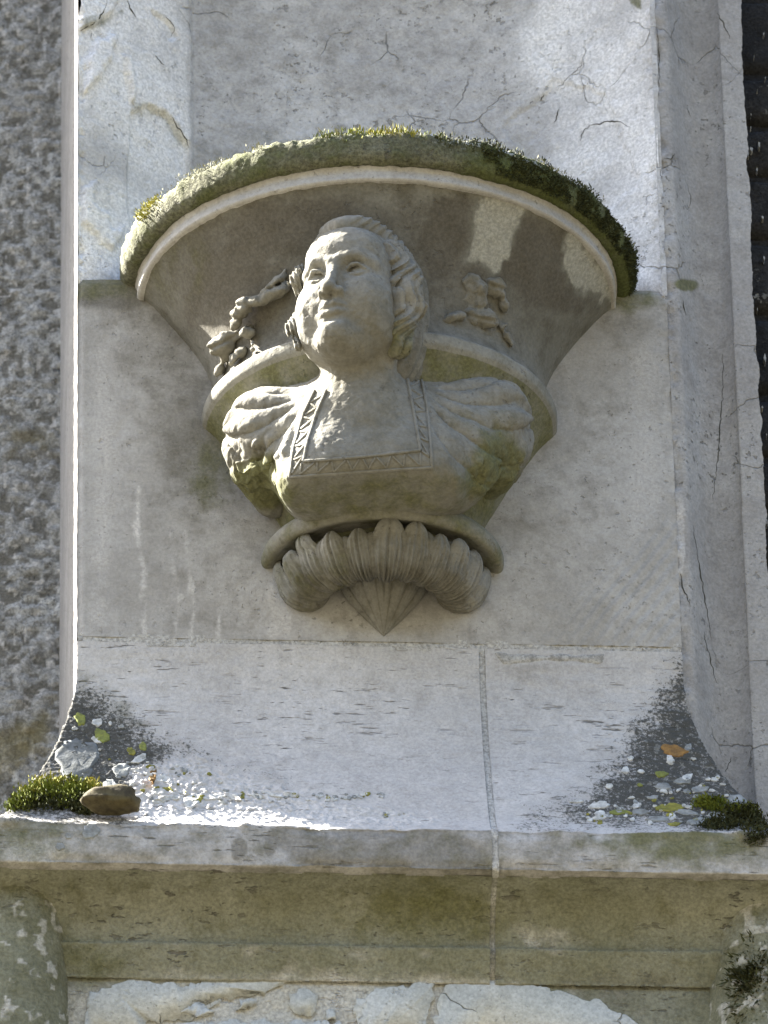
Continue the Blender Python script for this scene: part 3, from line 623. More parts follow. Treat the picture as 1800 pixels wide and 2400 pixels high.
# chest and shoulders
TC = at(868, 1085, .135)
full = ((X0-.29, -.45, -.175), (X0+.29, .02, .375))
add(lambda X: ell(X, TC, (.160, .120, .128)), *full, .03)
add(lambda X: ell(X, at(1058, 1065, .150), (.075, .070, .085)), at(1058, 1065, .150)-.15, at(1058, 1065, .150)+.15, .05)
add(lambda X: ell(X, at(850, 1005, .185), (.095, .056, .070)), at(850, 1005, .185)-.16, at(850, 1005, .185)+.16, .045)
add(lambda X: ell(X, at(865, 1130, .18), (.136, .085, .078)), *full, .03)
add(lambda X: ell(X, at(765, 1130, .205), (.060, .050, .072)), at(765, 1130, .205)-.15, at(765, 1130, .205)+.15, .05); add(lambda X: ell(X, at(965, 1115, .205), (.064, .050, .072)), at(965, 1115, .205)-.15, at(965, 1115, .205)+.15, .05)
add(lambda X: cap(X, at(645, 1005, .125), at(1112, 982, .125), .064, .068), *full, .05)
# puffed sleeves with gathered folds
def sleeve(X, c, r, ax, ph, n):
    d = ell(X, c, r); q = (X-np.array(c)); u = np.array(ax[0], float); v = np.array(ax[1], float)
    ang = np.arctan2(q@v, q@u); fol = np.sin(ang*n+ph+2*np.sin(ang*2+q[..., 1]*20)); rr = np.hypot(q@u, q@v)
    return d - .0085*fol*np.clip(rr/.035, 0, 1)*np.clip(1-np.abs(d)/.03, 0, 1)
cl = at(615, 1035, .105); cr_ = at(1150, 1005, .11)
add(lambda X: sleeve(X, cl, (.058, .072, .074), ((0, -1, .3), (.3, 0, 1)), .5, 7), cl-.14, cl+.14, .026)
add(lambda X: sleeve(X, cr_, (.062, .076, .080), ((0, -1, .3), (-.3, 0, 1)), 1.2, 7), cr_-.15, cr_+.15, .026)
# stumps of the arms going back to the stone
add(lambda X: cap(X, at(600, 1100, .08), at(640, 1170, .03), .040, .030), at(620, 1135, .06)-.13, at(620, 1135, .06)+.13, .02); add(lambda X: cap(X, at(1150, 1080, .09), at(1120, 1130, .03), .050, .040), at(1135, 1105, .06)-.14, at(1135, 1105, .06)+.14, .03)
# bodice folds beside the left breast
for a, b, c in (((700, 960, .19), (668, 1060, .225), (690, 1180, .195)), ((715, 985, .20), (655, 1075, .195), (672, 1170, .17))):
    P3 = [at(*a), at(*b), at(*c)]; add(lambda X: chain(X, P3, (.005, .008, .006)), np.min(P3, 0)-.03, np.max(P3, 0)+.03, .006)
for q in (((1010, 930, .19), (1085, 950, .185), (1150, 1010, .19)), ((1015, 955, .20), (1080, 985, .20), (1140, 1050, .195)), ((1020, 985, .205), (1070, 1025, .21), (1115, 1085, .20)), ((1025, 1020, .21), (1060, 1065, .215), (1080, 1130, .195)),
          ((700, 940, .18), (640, 955, .175), (585, 1000, .17)), ((690, 970, .185), (635, 995, .18), (600, 1045, .17)), ((680, 1000, .185), (640, 1035, .18), (625, 1085, .165))):
    P3 = [at(*a) for a in q]
    add(lambda X: chain(X, P3, (.004, .0105, .005)), np.min(P3, 0)-.03, np.max(P3, 0)+.03, .007)
# rounded underside cut
zc = at(870, 1192, .17)[2]
add(lambda X: (X[..., 2]-zc-.010*np.cos((X[..., 0]-X0)*9)), *full, .025, True)
V, F = vol.mesh()
V = V + 0
nn = fbm(V, 12, 3, 162); n2 = fbm(V, 60, 3, 163); px, py = proj(V)
brk = np.clip(poly(px, py, [(530, 1045), (590, 1040), (640, 1080), (640, 1200), (570, 1150), (530, 1090)], 12, 30, n2)+poly(px, py, [(1100, 1080), (1230, 1040), (1240, 1130), (1100, 1170)], 14, 30, n2), 0, 1)
n5 = np.stack([fbm(V, 38, 3, s)-.5 for s in (164, 165, 166)], -1); V = V + n5*(.0024+.022*brk)[:, None] + np.stack([fbm(V, 110, 2, q_)-.5 for q_ in (167, 168, 169)], -1)*.0026
fn = np.cross(V[F[:, 1]]-V[F[:, 0]], V[F[:, 2]]-V[F[:, 0]]); VN = np.zeros_like(V)
for k in range(4): np.add.at(VN, F[:, k], fn)
VN /= np.linalg.norm(VN, axis=1)[:, None]+1e-12; VN *= np.sign(np.sum(VN*(V-np.array([X0, .08, .02])), 1).mean())
def fan(cx, cy, per, ph, curve):                      # gathered pleats fanning out from the shoulder seam
    r_ = np.hypot(px-cx, py-cy); th_ = np.degrees(np.arctan2(py-cy, px-cx)); u = (th_+ph+curve*r_/100+10*(nn-.5))/per
    f = np.abs(np.sin(u*math.pi)); return (f**.55-.65)*sstep(25, 80, r_)
frontm = sstep(.02, .07, -V[:, 1])
pr = poly(px, py, [(1005, 905), (1080, 880), (1180, 890), (1250, 980), (1240, 1070), (1130, 1140), (1060, 1110), (1015, 1000)], 22, 10, n2)*frontm
pl_ = poly(px, py, [(700, 915), (640, 905), (550, 935), (515, 1020), (530, 1070), (620, 1110), (680, 1030)], 22, 10, n2)*frontm
V = V + VN*(.0085*pr*fan(985, 905, 17, 4, 9) + .0075*pl_*fan(725, 915, 19, 3, -9))[:, None]
bod = poly(px, py, [(690, 1120), (1080, 1110), (1080, 1190), (700, 1205), (640, 1150)], 20, 10, n2)*frontm
V = V + VN*(.0016*bod*np.sin(px/9.+3*nn))[:, None]
head = (np.linalg.norm(V-HC, axis=1) < .135)
algb = np.clip(blob(px, py, 880, 1160, 260, 70, 0, .6, .5, nn)*.55 + blob(px, py, 600, 1130, 70, 70, 0, .5, .6, nn)*.9 + blob(px, py, 1160, 1100, 70, 70, 0, .6, .6, nn)*.8 + blob(px, py, 1130, 1000, 90, 70, 30, .6, .7, nn)*.35, 0, 1)
BUST = mesh_obj('bust', V, F, M_corbel, corb, attrs={'algae': algb, 'grime_shade': brk*.55+.12*nn, 'pale': head*.22})
# ---- hair: a parted cap with waved locks, its own volume
vh = Vol(HC-.185, HC+.185, .0022); s_, X = vh.win(HC-.185, HC+.185); Q = tohead(X); QS = Q.copy(); QS[..., 0] = np.abs(Q[..., 0])
sgn = np.sign(Q[..., 0])
d = ell(Q, (0, -.016, .036), (.082, .097, .087))
d = smin(d, ell(Q, (0, .018, .064), (.066, .070, .060)), .012)
front = QS[..., 1] - (.076 - .95*np.clip(QS[..., 0]-.006, 0, 1) + .55*(Q[..., 2]-.082))    # hairline sweeping from the parting to the ears
d = smax(d, front, .008)
side = chain(QS, [(.058, .028, .055), (.078, .020, .020), (.080, .016, -.018), (.072, .010, -.055), (.066, .004, -.092)], (.018, .023, .026, .024, .016))
d = smin(d, np.where(sgn > 0, 1.0, side), .015)
for a in ((.088, .018, .010, .016), (.090, .014, -.030, .018), (.080, .018, -.062, .015), (.074, .002, -.088, .014)):
    d = smin(d, np.where(sgn > 0, 1.0, sph(QS, a[:3], a[3])), .006)
flow = Q[..., 1]*.9 + .010*np.sin(Q[..., 2]*75+sgn*1.3) - .35*QS[..., 0] + .2*Q[..., 2]
amp = sstep(.0, .05, QS[..., 0])*sstep(.14, .09, Q[..., 2])*.9+.1
d = d - amp*(.0024*np.sin(flow*2*math.pi/.0135) + .0012*np.sin(flow*2*math.pi/.0052+1)) - .013*(fbm(X, 46, 3, 175)-.5)*sstep(.07, .0, Q[..., 2])
d = smax(d, -(.0026-QS[..., 0]), .004)*1.0 if False else d
vh.D[s_] = d*HS
V, F = vh.mesh(); nn = fbm(V, 25, 3, 171); px, py = proj(V)
mesh_obj('hair', V, F, M_corbel, BUST, attrs={'algae': .25*nn+.5*blob(px, py, 930, 830, 60, 90, 0, .6, .6, nn), 'grime_shade': .25*nn}).location = (0, 0, 0)
# ---- veil falling behind the head
vv = Vol(HC-.215, HC+.215, .003); s_, X = vv.win(HC-.215, HC+.215); Q = tohead(X); QS = Q.copy(); QS[..., 0] = np.abs(Q[..., 0])
d = ell(Q, (.014, -.040, .036), (.098, .080, .086)); d = smin(d, ell(Q, (.004, -.055, -.04), (.090, .06, .11)), .03)
d = smax(d, Q[..., 1]-(-.018-.25*Q[..., 2]*0), .008)
d = d - .002*np.sin(Q[..., 1]*420)
vv.D[s_] = d*HS; V, F = vv.mesh(); nn = fbm(V, 25, 3, 172)
mesh_obj('veil', V, F, M_corbel, BUST, attrs={'grime_shade': .5+.4*nn}).location = (0, 0, 0)

for pts, rad in (([(850, 512, .245), (795, 514, .25), (752, 524, .24), (737, 560, .235), (736, 605, .23)], (.007, .010, .010, .010, .006)), ([(830, 524, .255), (785, 530, .25), (760, 550, .245), (752, 585, .24)], (.006, .008, .008, .005))):
    Pw = [at(*p) for p in pts]; lo = np.min(Pw, 0)-.04; hi = np.max(Pw, 0)+.04; v = Vol(lo, hi, .0022); s_, X = v.win(lo, hi)
    v.D[s_] = chain(X, Pw, rad) - .004*(fbm(X, 60, 3, 176)-.5)*2; V, F = v.mesh(); o = mesh_obj('veil_fold', V, F, M_corbel, BUST, attrs={'grime_shade': .6+.3*fbm(V, 30, 2, 177)}); o.location = (0, 0, 0)
# ---- square neckline band laid on the chest
deps = bpy.context.evaluated_depsgraph_get()
def bvh_of(o):
    me = o.data; off = o.matrix_world.translation*0
    return BVHTree.FromPolygons([v.co.copy() for v in me.vertices], [tuple(p.vertices) for p in me.polygons])
BV = bvh_of(BUST)
def onbust(px, py, lift=0.):
    o, dd = ray(px, py); hit, nrm, i, t = BV.ray_cast(o, dd)
    if hit is None: return None
    if nrm.dot(dd) > 0: nrm = -nrm
    return hit + nrm*lift
def ribbon(name, line, wd, lift, mat, parent, step=5, attrs=None):
    """raised moulding along a line of the chest"""
    L = resample(line, step); T = np.gradient(L, axis=0); T /= np.linalg.norm(T, axis=1)[:, None]; S = np.stack([-T[:, 1], T[:, 0]], -1)
    V = []; n = 0
    for q, s in zip(L, S):
        row = [onbust(*(q+s*wd*w_), lf) for w_, lf in ((-.5, -.002), (-.42, lift*.8), (-.2, lift), (.2, lift), (.42, lift*.8), (.5, -.002))]
        if any(r is None for r in row): continue
        V += row; n += 1
    V = np.array([tuple(v) for v in V])
    o = mesh_obj(name, V, grid_faces(n, 6), mat, parent); o.location = (0, 0, 0); return o
outer = [(738, 915), (712, 970), (688, 1050), (680, 1118)]
band = thing
inner = [(765, 915), (742, 970), (722, 1030), (712, 1082)]
bot_i = [(712, 1082), (790, 1076), (880, 1068), (985, 1056)]; bot_o = [(680, 1118), (760, 1112), (900, 1102), (1012, 1096)]
ri = [(952, 880), (966, 950), (978, 1010), (985, 1056)]; ro = [(985, 880), (1000, 950), (1008, 1030), (1012, 1096)]
for ln in (outer, inner, bot_i, bot_o, ri, ro): ribbon('neckline_edging', ln, 7, .0032, M_corbel, BUST)
def zig(a, b, n):                                     # lozenge ornament between two edgings
    a = resample(a, 4); b = resample(b, 4)
    ia = lambda t: a[min(len(a)-1, int(t*(len(a)-1)))]; ib = lambda t: b[min(len(b)-1, int(t*(len(b)-1)))]
    for i in range(n):
        t0, t1 = (i+.08)/n, (i+.92)/n
        ribbon('band_ornament', [ia(t0)*.85+ib(t0)*.15, ib((t0+t1)/2)*.85+ia((t0+t1)/2)*.15, ia(t1)*.85+ib(t1)*.15], 5, .002, M_corbel, BUST, 4)
zig(outer, inner, 6); zig(bot_i, bot_o, 8); zig(ri, ro, 6)

# ---- collar ring under the bust
KC = .80
cr = crspline([(.110, -.030), (.128, -.046), (.150, -.058), (.172, -.071), (.186, -.087), (.189, -.100), (.185, -.110), (.176, -.1125), (.150, -.104), (.10, -.096)], 10)
G, N, P, th = revolve(cr, KC, .0028, 240)
n1 = fbm(G, 9, 4, 181); n2 = fbm(G, 55, 3, 182); G = G+N*(.003*(n1-.5)+.0015*(n2-.5))[..., None]; px, py = proj(G)
mesh_obj('collar_moulding', G, grid_faces(*G.shape[:2]), M_corbel, corb, attrs={'algae': .3+.35*n1, 'pale': .25*sstep(1050, 1150, px)})
# ---- curled leaves
KL = .84
t = np.linspace(0, 2*math.pi, 40); tor = np.stack([.116+.022*np.cos(t), -.150+.024*np.sin(t)], -1)
G, N, P, th = revolve(tor, KL, .004, 160); mesh_obj('leaf_bed', G, grid_faces(*G.shape[:2]), M_corbel, corb, attrs={'grime_shade': np.full(G.shape[:2], .5), 'algae': np.full(G.shape[:2], .4)})
lp0 = np.array([(.086, -.150), (.090, -.164), (.100, -.176), (.118, -.181), (.137, -.174), (.149, -.158), (.155, -.140), (.154, -.126), (.147, -.118)])
def leaf(phi, hw, sz, seed):
    r_ = random.Random(seed); lp = lp0.copy(); lp[-3:, 1] += r_.uniform(-.012, .006)+(.006 if sz > 1 else 0); lp[-2:, 0] += r_.uniform(-.004, .007)
    L = resample(crspline(lp, 6), .0035); n = len(L); m = 31; V = np.zeros((n, m, 3)); s = np.linspace(0, 1, n); w_ = np.linspace(-1, 1, m)
    wid = hw*(.62+.38*np.sin(np.clip(s/.6, 0, 1)*math.pi/2))*(np.clip(1-np.clip((s-.66)/.34, 0, 1)**2.0, 0, 1))**.55; wid = np.maximum(wid, hw*.03)
    T = np.gradient(L, axis=0); T /= np.linalg.norm(T, axis=1)[:, None]; Nn = np.stack([-T[:, 1], T[:, 0]], -1); Nn *= -1
    cen = np.array([.118, -.145]); 
    for i in range(n):
        if Nn[i]@(L[i]-cen) < 0: Nn[i] *= -1
    lift = .013*(1-np.abs(w_)**2.4)*np.sin(np.clip(s[:, None], .02, 1)*math.pi*.93)**.5 + .0026*np.cos(w_*math.pi*7+seed+1.2*np.sin(w_*4+seed))[None]*np.sin(np.clip(s*1.1, 0, 1)*math.pi)[:, None] + .007*sstep(.72, 1, s)[:, None]
    lift -= .006*np.exp(-(w_/.10)**2)[None]*sstep(.1, .5, s)[:, None]*.5
    rad = L[:, :1]+Nn[:, :1]*lift*sz; zz = L[:, 1:]+Nn[:, 1:]*lift*sz
    ang = phi + w_[None]*wid[:, None] + r_.uniform(-.07, .07)*s[:, None]**2
    V[..., 0] = X0-rad*np.cos(ang); V[..., 1] = -KL*rad*np.sin(ang); V[..., 2] = zz
    nz = fbm(V, 45, 3, 190)-.5; V[..., 2] += nz*.011; V[..., 1] += nz*.008
    return V
angs = [7, 24, 41, 57, 72.5, 90, 107, 122, 138, 155, 173]
angs = [a_+random.uniform(-2.2, 2.2) for a_ in angs]
for a in (33, 50, 66, 82, 98, 115, 130, 146):
    V = leaf(math.radians(a), math.radians(8.5), .45, int(a)); V[..., 2] -= .002
    mesh_obj('leaf', V, grid_faces(*V.shape[:2]), M_corbel, corb, attrs={'grime_shade': np.full(V.shape[:2], .6)})
for i, a in enumerate(angs):
    V = leaf(math.radians(a), math.radians((10.2, 10.8, 9.6, 9.4, 8.4, 11.0, 9.4, 8.6, 10.4, 9.8, 10.4)[i]), 1.0 if i != 5 else 1.2, i)
    px, py = proj(V); nn = fbm(V, 30, 3, 191)
    mesh_obj('leaf', V, grid_faces(*V.shape[:2]), M_corbel, corb, attrs={'grime_shade': .25+.4*nn*0+.5*sstep(1300, 1345, py)*(np.abs(px-895) < 200), 'algae': .25*nn+.25*(px < 820), 'pale': .5*sstep(1300, 1240, py)*nn})  # leaves darker towards the bottom, paler towards the tips
# ---- pointed bud of overlapping petals
pp = crspline([(.070, -.128), (.068, -.142), (.056, -.168), (.040, -.190), (.022, -.212), (.006, -.230), (.0, -.236)], 8)
mesh_obj('bud_core', *(lambda R: (R[0]*1, grid_faces(*R[0].shape[:2])))(revolve(pp*np.array([.93, 1]), .9, .004, 80)), M_corbel, corb, attrs=None)
pa = [14, 40, 64, 88, 114, 140, 166]
for i, a in enumerate(pa):
    P = resample(pp, .004); n = len(P); m = 15; w_ = np.linspace(-1, 1, m); ang = math.radians(a)+w_[None]*math.radians(13.2)*np.ones((n, 1))
    lift = .0065*(1-w_**2)[None]*np.sin(np.linspace(.5, math.pi, n))[:, None] + .0016*np.cos(w_*math.pi*5+i)[None]
    if i == 3: lift = lift - .010*np.exp(-(w_/.25)**2)[None]*np.exp(-((np.linspace(0, 1, n)-.35)/.16)**2)[:, None]
    rad = P[:, :1]*(1+lift*14); V = np.zeros((n, m, 3)); V[..., 0] = X0-rad*np.cos(ang); V[..., 1] = -.92*rad*np.sin(ang)-.0005; V[..., 2] = P[:, 1:]
    mesh_obj('petal', V, grid_faces(n, m), M_corbel, corb, attrs={'grime_shade': .25+.7*(np.abs(w_)[None]**6)*np.ones((n, 1))})  # petals darken towards their edges
# ---- carved scroll ornaments on the bell either side of the head
def scroll(pts, rad, seed, h=.0028):
    Pw = [at(*p) for p in pts]; lo = np.min(Pw, 0)-.06; hi = np.max(Pw, 0)+.06
    v = Vol(lo, hi, h); s_, X = v.win(lo, hi); d = chain(X, Pw, rad); d = d-.011*(fbm(X, 42, 3, seed)-.5)*2; v.D[s_] = d; return v.mesh()
def bp(px, py, add_=0.01):                            # a place on the bell
    o, dd = ray(px, py); b = BELLBV.ray_cast(o, dd)
    return (px, py, (-b[0].y if b[0] is not None else .1)+add_)
BELLBV = bvh_of(BELL)
def carving(lumps, seed, dep=.013, h=.0026):
    C_ = [np.array(at(*bp(l[0], l[1], l[2]))) for l in lumps]; lo = np.min(C_, 0)-.07; hi = np.max(C_, 0)+.07
    v = Vol(lo, hi, h); s_, X = v.win(lo, hi); d = None
    for c, l in zip(C_, lumps):
        a = math.radians(l[5]); q = X-c; u = q@RT; w_ = -(q@UP); f = q@FW
        e = ell(np.stack([u*math.cos(a)+w_*math.sin(a), -u*math.sin(a)+w_*math.cos(a), f], -1), (0, 0, 0), (l[3]/PPM, l[4]/PPM, dep)) + .005*np.exp(-((-u*math.sin(a)+w_*math.cos(a))/(.20*l[4]/PPM))**2)*(l[4] > 14); d = e if d is None else smin(d, e, .002)
    d = d - .010*(fbm(X, 62, 4, seed)-.5)*2; v.D[s_] = d; return v.mesh()
for lumps, sd, dp in (([(640, 690, .010, 42, 13, -28), (602, 706, .016, 26, 12, -20), (572, 716, .022, 20, 17, 0), (560, 748, .020, 17, 28, 10), (575, 778, .012, 16, 18, 40), (640, 665, .004, 34, 8, -40)], 201, .015),
                      ([(528, 800, .018, 46, 24, -28), (580, 782, .016, 18, 14, 0), (556, 836, .016, 12, 30, 45), (522, 850, .012, 11, 34, 25), (592, 812, .012, 10, 16, 0)], 203, .014),
                      ([(1110, 690, .000, 36, 48, 10), (1160, 672, .004, 34, 26, 20), (1178, 700, .002, 16, 34, -20), (1120, 745, .000, 60, 22, 12), (1060, 745, .000, 30, 14, -20)], 204, .012),
                      ([(1180, 778, .001, 13, 36, -35), (1198, 806, .003, 10, 14, 0)], 206, .010)):
    V, F = carving(lumps, sd, dp); nn = fbm(V, 30, 3, sd); mesh_obj('scroll_ornament', V, F, M_corbel, corb, attrs={'grime_shade': .25+.4*nn, 'algae': .2*nn})
# loose curls beside the left cheek
for pts, rad, sd in (([(706, 690, .265), (694, 655, .272), (712, 628, .265)], (.005, .014, .006), 207), ([(704, 812, .255), (694, 770, .26), (710, 715, .262)], (.006, .014, .006), 208), ([(722, 690, .25), (728, 620, .25)], (.010, .008), 209), ([(724, 790, .245), (730, 720, .25)], (.010, .010), 210)):
    Pw = [at(*p) for p in pts]; lo = np.min(Pw, 0)-.05; hi = np.max(Pw, 0)+.05; v = Vol(lo, hi, .0021); s_, X = v.win(lo, hi)
    d = chain(X, Pw, rad) - .010*(fbm(X, 55, 3, sd)-.5)*2 - .0022*np.sin((X@RT)*900+(X@UP)*250+10*fbm(X, 25, 2, sd)); v.D[s_] = d; V, F = v.mesh()
    nn = fbm(V, 30, 3, sd); o = mesh_obj('curl', V, F, M_corbel, BUST, attrs={'grime_shade': .2+.4*nn}); o.location = (0, 0, 0)

# ------------------------------------------------------------------ lichen on the ledge
SB = [bvh_of(o) for o, g in SILLS]
def onsill(px, py):
    o, dd = ray(px, py); best = None
    for b in SB:
        h = b.ray_cast(o, dd)
        if h[0] is not None and (best is None or h[3] < best[3]): best = h
    return best
def snap(p):
    best = None
    for b in SB:
        h = b.find_nearest(p)
        if h[0] is not None and (best is None or h[3] < best[3]): best = h
    return best
CAMV = Vector(CAM)
def lichen(px, py, wpx, hpx, mat, rim=True, nm='lichen_patch', th=.0012, irr=.30):
    if px < 900 and 1880 < py < 1915: py = 1880-(py-1880)*.6
    h = onsill(px, py)
    if h is None or (py < 1915 and -h[1].z > .8): return
    c, n = h[0], h[1]
    if n.dot(c-CAMV) > 0: n = -n
    r = np.random.default_rng(int(px*7+py*13)); k = 20; ph = r.uniform(0, 6.28, 4); V = []; rings = (1.0, .96, .8, .45); hh = (-.0015, th, th*1.25, th*.9)
    for q, z in zip(rings, hh):
        for i in range(k):
            t = i/k*2*math.pi; rr = q*(1+irr*(.35*math.sin(2*t+ph[0])+.28*math.sin(3*t+ph[1])+.25*math.sin(5*t+ph[2])+.25*math.sin(8*t+ph[3])))
            o, dd = ray(px+math.cos(t)*wpx*.5*rr, py+math.sin(t)*hpx*.5*rr)
            den = dd.dot(n)
            pnt = o+dd*((c-o).dot(n)/den) if abs(den) > 1e-3 else c
            s = snap(pnt); sp = s[0] if (s[0]-pnt).length < .012 else pnt
            V.append(sp+n*z)
    V.append(c+n*th*.8); F = []
    for q in range(3):
        for i in range(k): F.append((q*k+i, q*k+(i+1) % k, (q+1)*k+(i+1) % k, (q+1)*k+i))
    for i in range(k): F.append((3*k+i, 3*k+(i+1) % k, 4*k))
    return mesh_obj(nm, [tuple(v) for v in V], F, mat, ledge)
Bg = simple('slate_lichen', (.17, .18, .18), (.09, .095, .09), sc=60)
W_, Gy, Ye, Or, Gn = M_l_white, M_l_grey, M_l_yel, M_l_org, M_l_grn
for a in ((228, 1694, 24, 17, W_), (188, 1686, 26, 24, Gn), (238, 1725, 34, 26, Gn), (327, 1780, 34, 18, W_), (175, 1708, 14, 11, W_), (225, 1735, 22, 12, W_), (180, 1775, 95, 70, Bg), (178, 1812, 66, 50, Bg), (285, 1805, 46, 30, Gy), (318, 1803, 22, 20, W_),
          (352, 1797, 22, 22, Ye), (346, 1813, 20, 14, W_), (358, 1820, 18, 16, Or), (382, 1827, 36, 17, W_), (408, 1838, 15, 12, W_), (432, 1805, 16, 14, Gy), (394, 1850, 24, 13, Ye), (372, 1856, 36, 15, W_), (432, 1858, 26, 14, W_), (375, 1886, 34, 18, W_), (340, 1840, 10, 8, W_), (310, 1838, 14, 10, W_), (262, 1845, 40, 30, Gy),
          (335, 1750, 18, 16, Gn), (310, 1765, 16, 14, Ye), (284, 1704, 14, 8, Gy), (258, 1696, 8, 8, W_), (400, 1896, 60, 16, W_), (450, 1888, 40, 18, W_), (500, 1898, 44, 14, W_), (545, 1904, 50, 14, W_), (470, 1870, 24, 12, Ye), (600, 1905, 40, 10, W_), (520, 1880, 26, 12, W_), (640, 1908, 50, 10, W_),
          (1580, 1760, 60, 30, Or), (1612, 1754, 20, 16, Gy), (1478, 1778, 16, 9, W_), (1625, 1779, 14, 8, W_), (1466, 1806, 20, 13, W_), (1503, 1808, 18, 9, W_), (1571, 1781, 20, 9, W_), (1550, 1815, 28, 16, Gn), (1428, 1843, 18, 13, W_), (1480, 1870, 16, 7, W_), (1404, 1887, 46, 18, W_), (1352, 1879, 34, 8, W_), (1405, 1906, 26, 10, W_),
          (1555, 1843, 44, 16, Gy), (1600, 1830, 40, 18, Gy), (1640, 1850, 38, 20, Gy), (1570, 1893, 70, 34, Ye), (1500, 1904, 40, 18, Gy), (1450, 1904, 44, 14, Gn), (1610, 1905, 50, 20, Gy), (1730, 1875, 56, 30, Gy), (1690, 1915, 66, 18, Gy), (1660, 1826, 14, 8, W_), (1694, 1839, 14, 9, W_), (1682, 1822, 12, 7, W_), (1580, 1932, 26, 10, Ye), (1640, 1925, 60, 16, Gy), (1545, 1920, 60, 14, Gy), (1775, 1890, 26, 26, Ye), (1500, 1840, 14, 12, Gn), (1530, 1870, 26, 8, Gy), (1490, 1890, 18, 8, W_)):
    lichen(*a)
for i in range(190):
    if i % 2: t = random.random(); px = 190+t*760; py = 1915-(1-t)**1.4*random.uniform(0, 190)-random.uniform(0, 14)
    else: t = random.random(); px = 1790-t*420; py = 1930-(1-t)*random.uniform(0, 170)-random.uniform(0, 20)
    s_ = random.uniform(3, 6)+random.expovariate(.3); lichen(px, py, s_*1.3, s_*.8, random.choice((W_, W_, W_, Gy, Gy, Ye)))
lichen(213, 1948, 40, 36, Gy); lichen(160, 1960, 14, 14, Gy); lichen(140, 1985, 20, 18, Gy)

# ------------------------------------------------------------------ moss (nobody could count it) and the pebble
def tufts(name, mat, pts, nrm, n, ln, wd, label, spread=.004, up=.5, seed=1):
    r = np.random.default_rng(seed); idx = r.integers(0, len(pts), n); P = pts[idx]+r.normal(0, spread, (n, 3)); D = nrm[idx]+r.normal(0, .45, (n, 3)); D[:, 2] += up
    D /= np.linalg.norm(D, axis=1)[:, None]; S = np.cross(D, r.normal(0, 1, (n, 3))); S /= np.linalg.norm(S, axis=1)[:, None]
    L = ln*r.uniform(.4, 1.2, (n, 1))*(.35+1.5*fbm(P, 55, 3, 214)[:, None]); Wd = wd*r.uniform(.6, 1.3, (n, 1))
    V = np.stack([P-S*Wd*.6, P+S*Wd*.6, P+D*L*.6+S*Wd*.5, P+D*L, P+D*L*.6-S*Wd*.5], 1).reshape(-1, 3)
    b = np.arange(n)[:, None]*5; F = np.vstack([b+np.array([0, 1, 2]), b+np.array([0, 2, 4]), b+np.array([4, 2, 3])])
    o = mesh_obj(name, V, F, mat, smooth=False); tag(o, label, 'moss', kind='stuff'); return o
RG, RN = ROLL_G
px, py = proj(RG); nzr = fbm(RG, 22, 3, 211); up_ = RN[..., 2] > .35
def sel(mask): 
    i = np.argwhere(mask); return RG[i[:, 0], i[:, 1]], RN[i[:, 0], i[:, 1]]
tufts('moss', M_dry, *sel(up_ & (px > 380) & (px < 800) & (nzr > .5)), 7000, .005, .0014, 'pale dry moss along the left top of the half round moulding', seed=2)
tufts('moss', M_dry, *sel(up_ & (px > 800) & (nzr < .5) & (nzr > .40)), 5000, .005, .0016, 'brown withered moss between the green cushions on the half round moulding', .003, .4, 15)
tufts('moss', M_moss, *sel(up_ & (px > 650) & (px < 1080) & (nzr > .47)), 4000, .0055, .0018, 'green moss on the top middle of the half round moulding', seed=3)
tufts('moss', M_mossy, *sel(up_ & (px > 830) & (px < 980) & (nzr > .40)), 2600, .010, .0015, 'yellow tufted moss at the crown of the half round moulding', seed=4)
tufts('moss', M_dmoss, *sel((RN[..., 2] > .1) & (px > 1020) & (nzr > .46)), 9000, .0055, .0018, 'dark moss along the right side of the half round moulding', seed=5)
tufts('moss', M_dmoss, *sel((RN[..., 2] < .3) & (RN[..., 2] > -.75) & (px > 1130) & (fbm(RG, 40, 3, 212) > .40)), 16000, .0035, .0016, 'short dark moss coating the right face of the half round moulding', .0015, .1, 12)
tufts('moss', M_mossy, *sel((RN[..., 2] > .0) & (px > 325) & (px < 372) & (py < 520)), 700, .006, .0018, 'small yellow moss clump on the left shoulder of the half round moulding', seed=13)
def sillpts(regs, n, seed):
    r = random.Random(seed); P = []; N = []
    while len(P) < n:
        cx, cy, rx, ry = r.choice(regs); t = r.uniform(0, 6.28); q = math.sqrt(r.random()); h = onsill(cx+rx*q*math.cos(t), cy+ry*q*math.sin(t))
        if h is None: P.append((9, 9, -20)); N.append((0, 0, 1)); continue
        nn = h[1] if h[1].y < 0 else -h[1]; P.append(tuple(h[0])); N.append(tuple(nn))
    P = np.array(P); N = np.array(N); ok = P[:, 0] < 5; return P[ok], N[ok]
tufts('moss', M_moss, *sillpts([(60, 1870, 60, 20), (150, 1855, 70, 22), (30, 1885, 40, 14), (175, 1870, 40, 25)], 400, 1), 5000, .0050, .0024, 'bright green moss cushion on the left end of the ledge', .006, .6, 6)
tufts('moss', M_dmoss, *sillpts([(110, 1885, 110, 14), (200, 1890, 30, 20)], 300, 2), 7000, .0050, .0024, 'dark moss hanging over the left lip of the ledge', .005, -.1, 7)
tufts('moss', M_mossy, *sillpts([(120, 1835, 70, 10), (60, 1860, 40, 8), (215, 1850, 14, 14)], 200, 3), 1500, .006, .002, 'yellow moss tips on the left end of the ledge', .004, .6, 8)
tufts('moss', M_moss, *sillpts([(1660, 1885, 36, 12), (1720, 1898, 60, 8), (1790, 1900, 30, 14)], 300, 4), 3000, .0050, .002, 'green moss cushion on the right end of the ledge', .004, .5, 9)
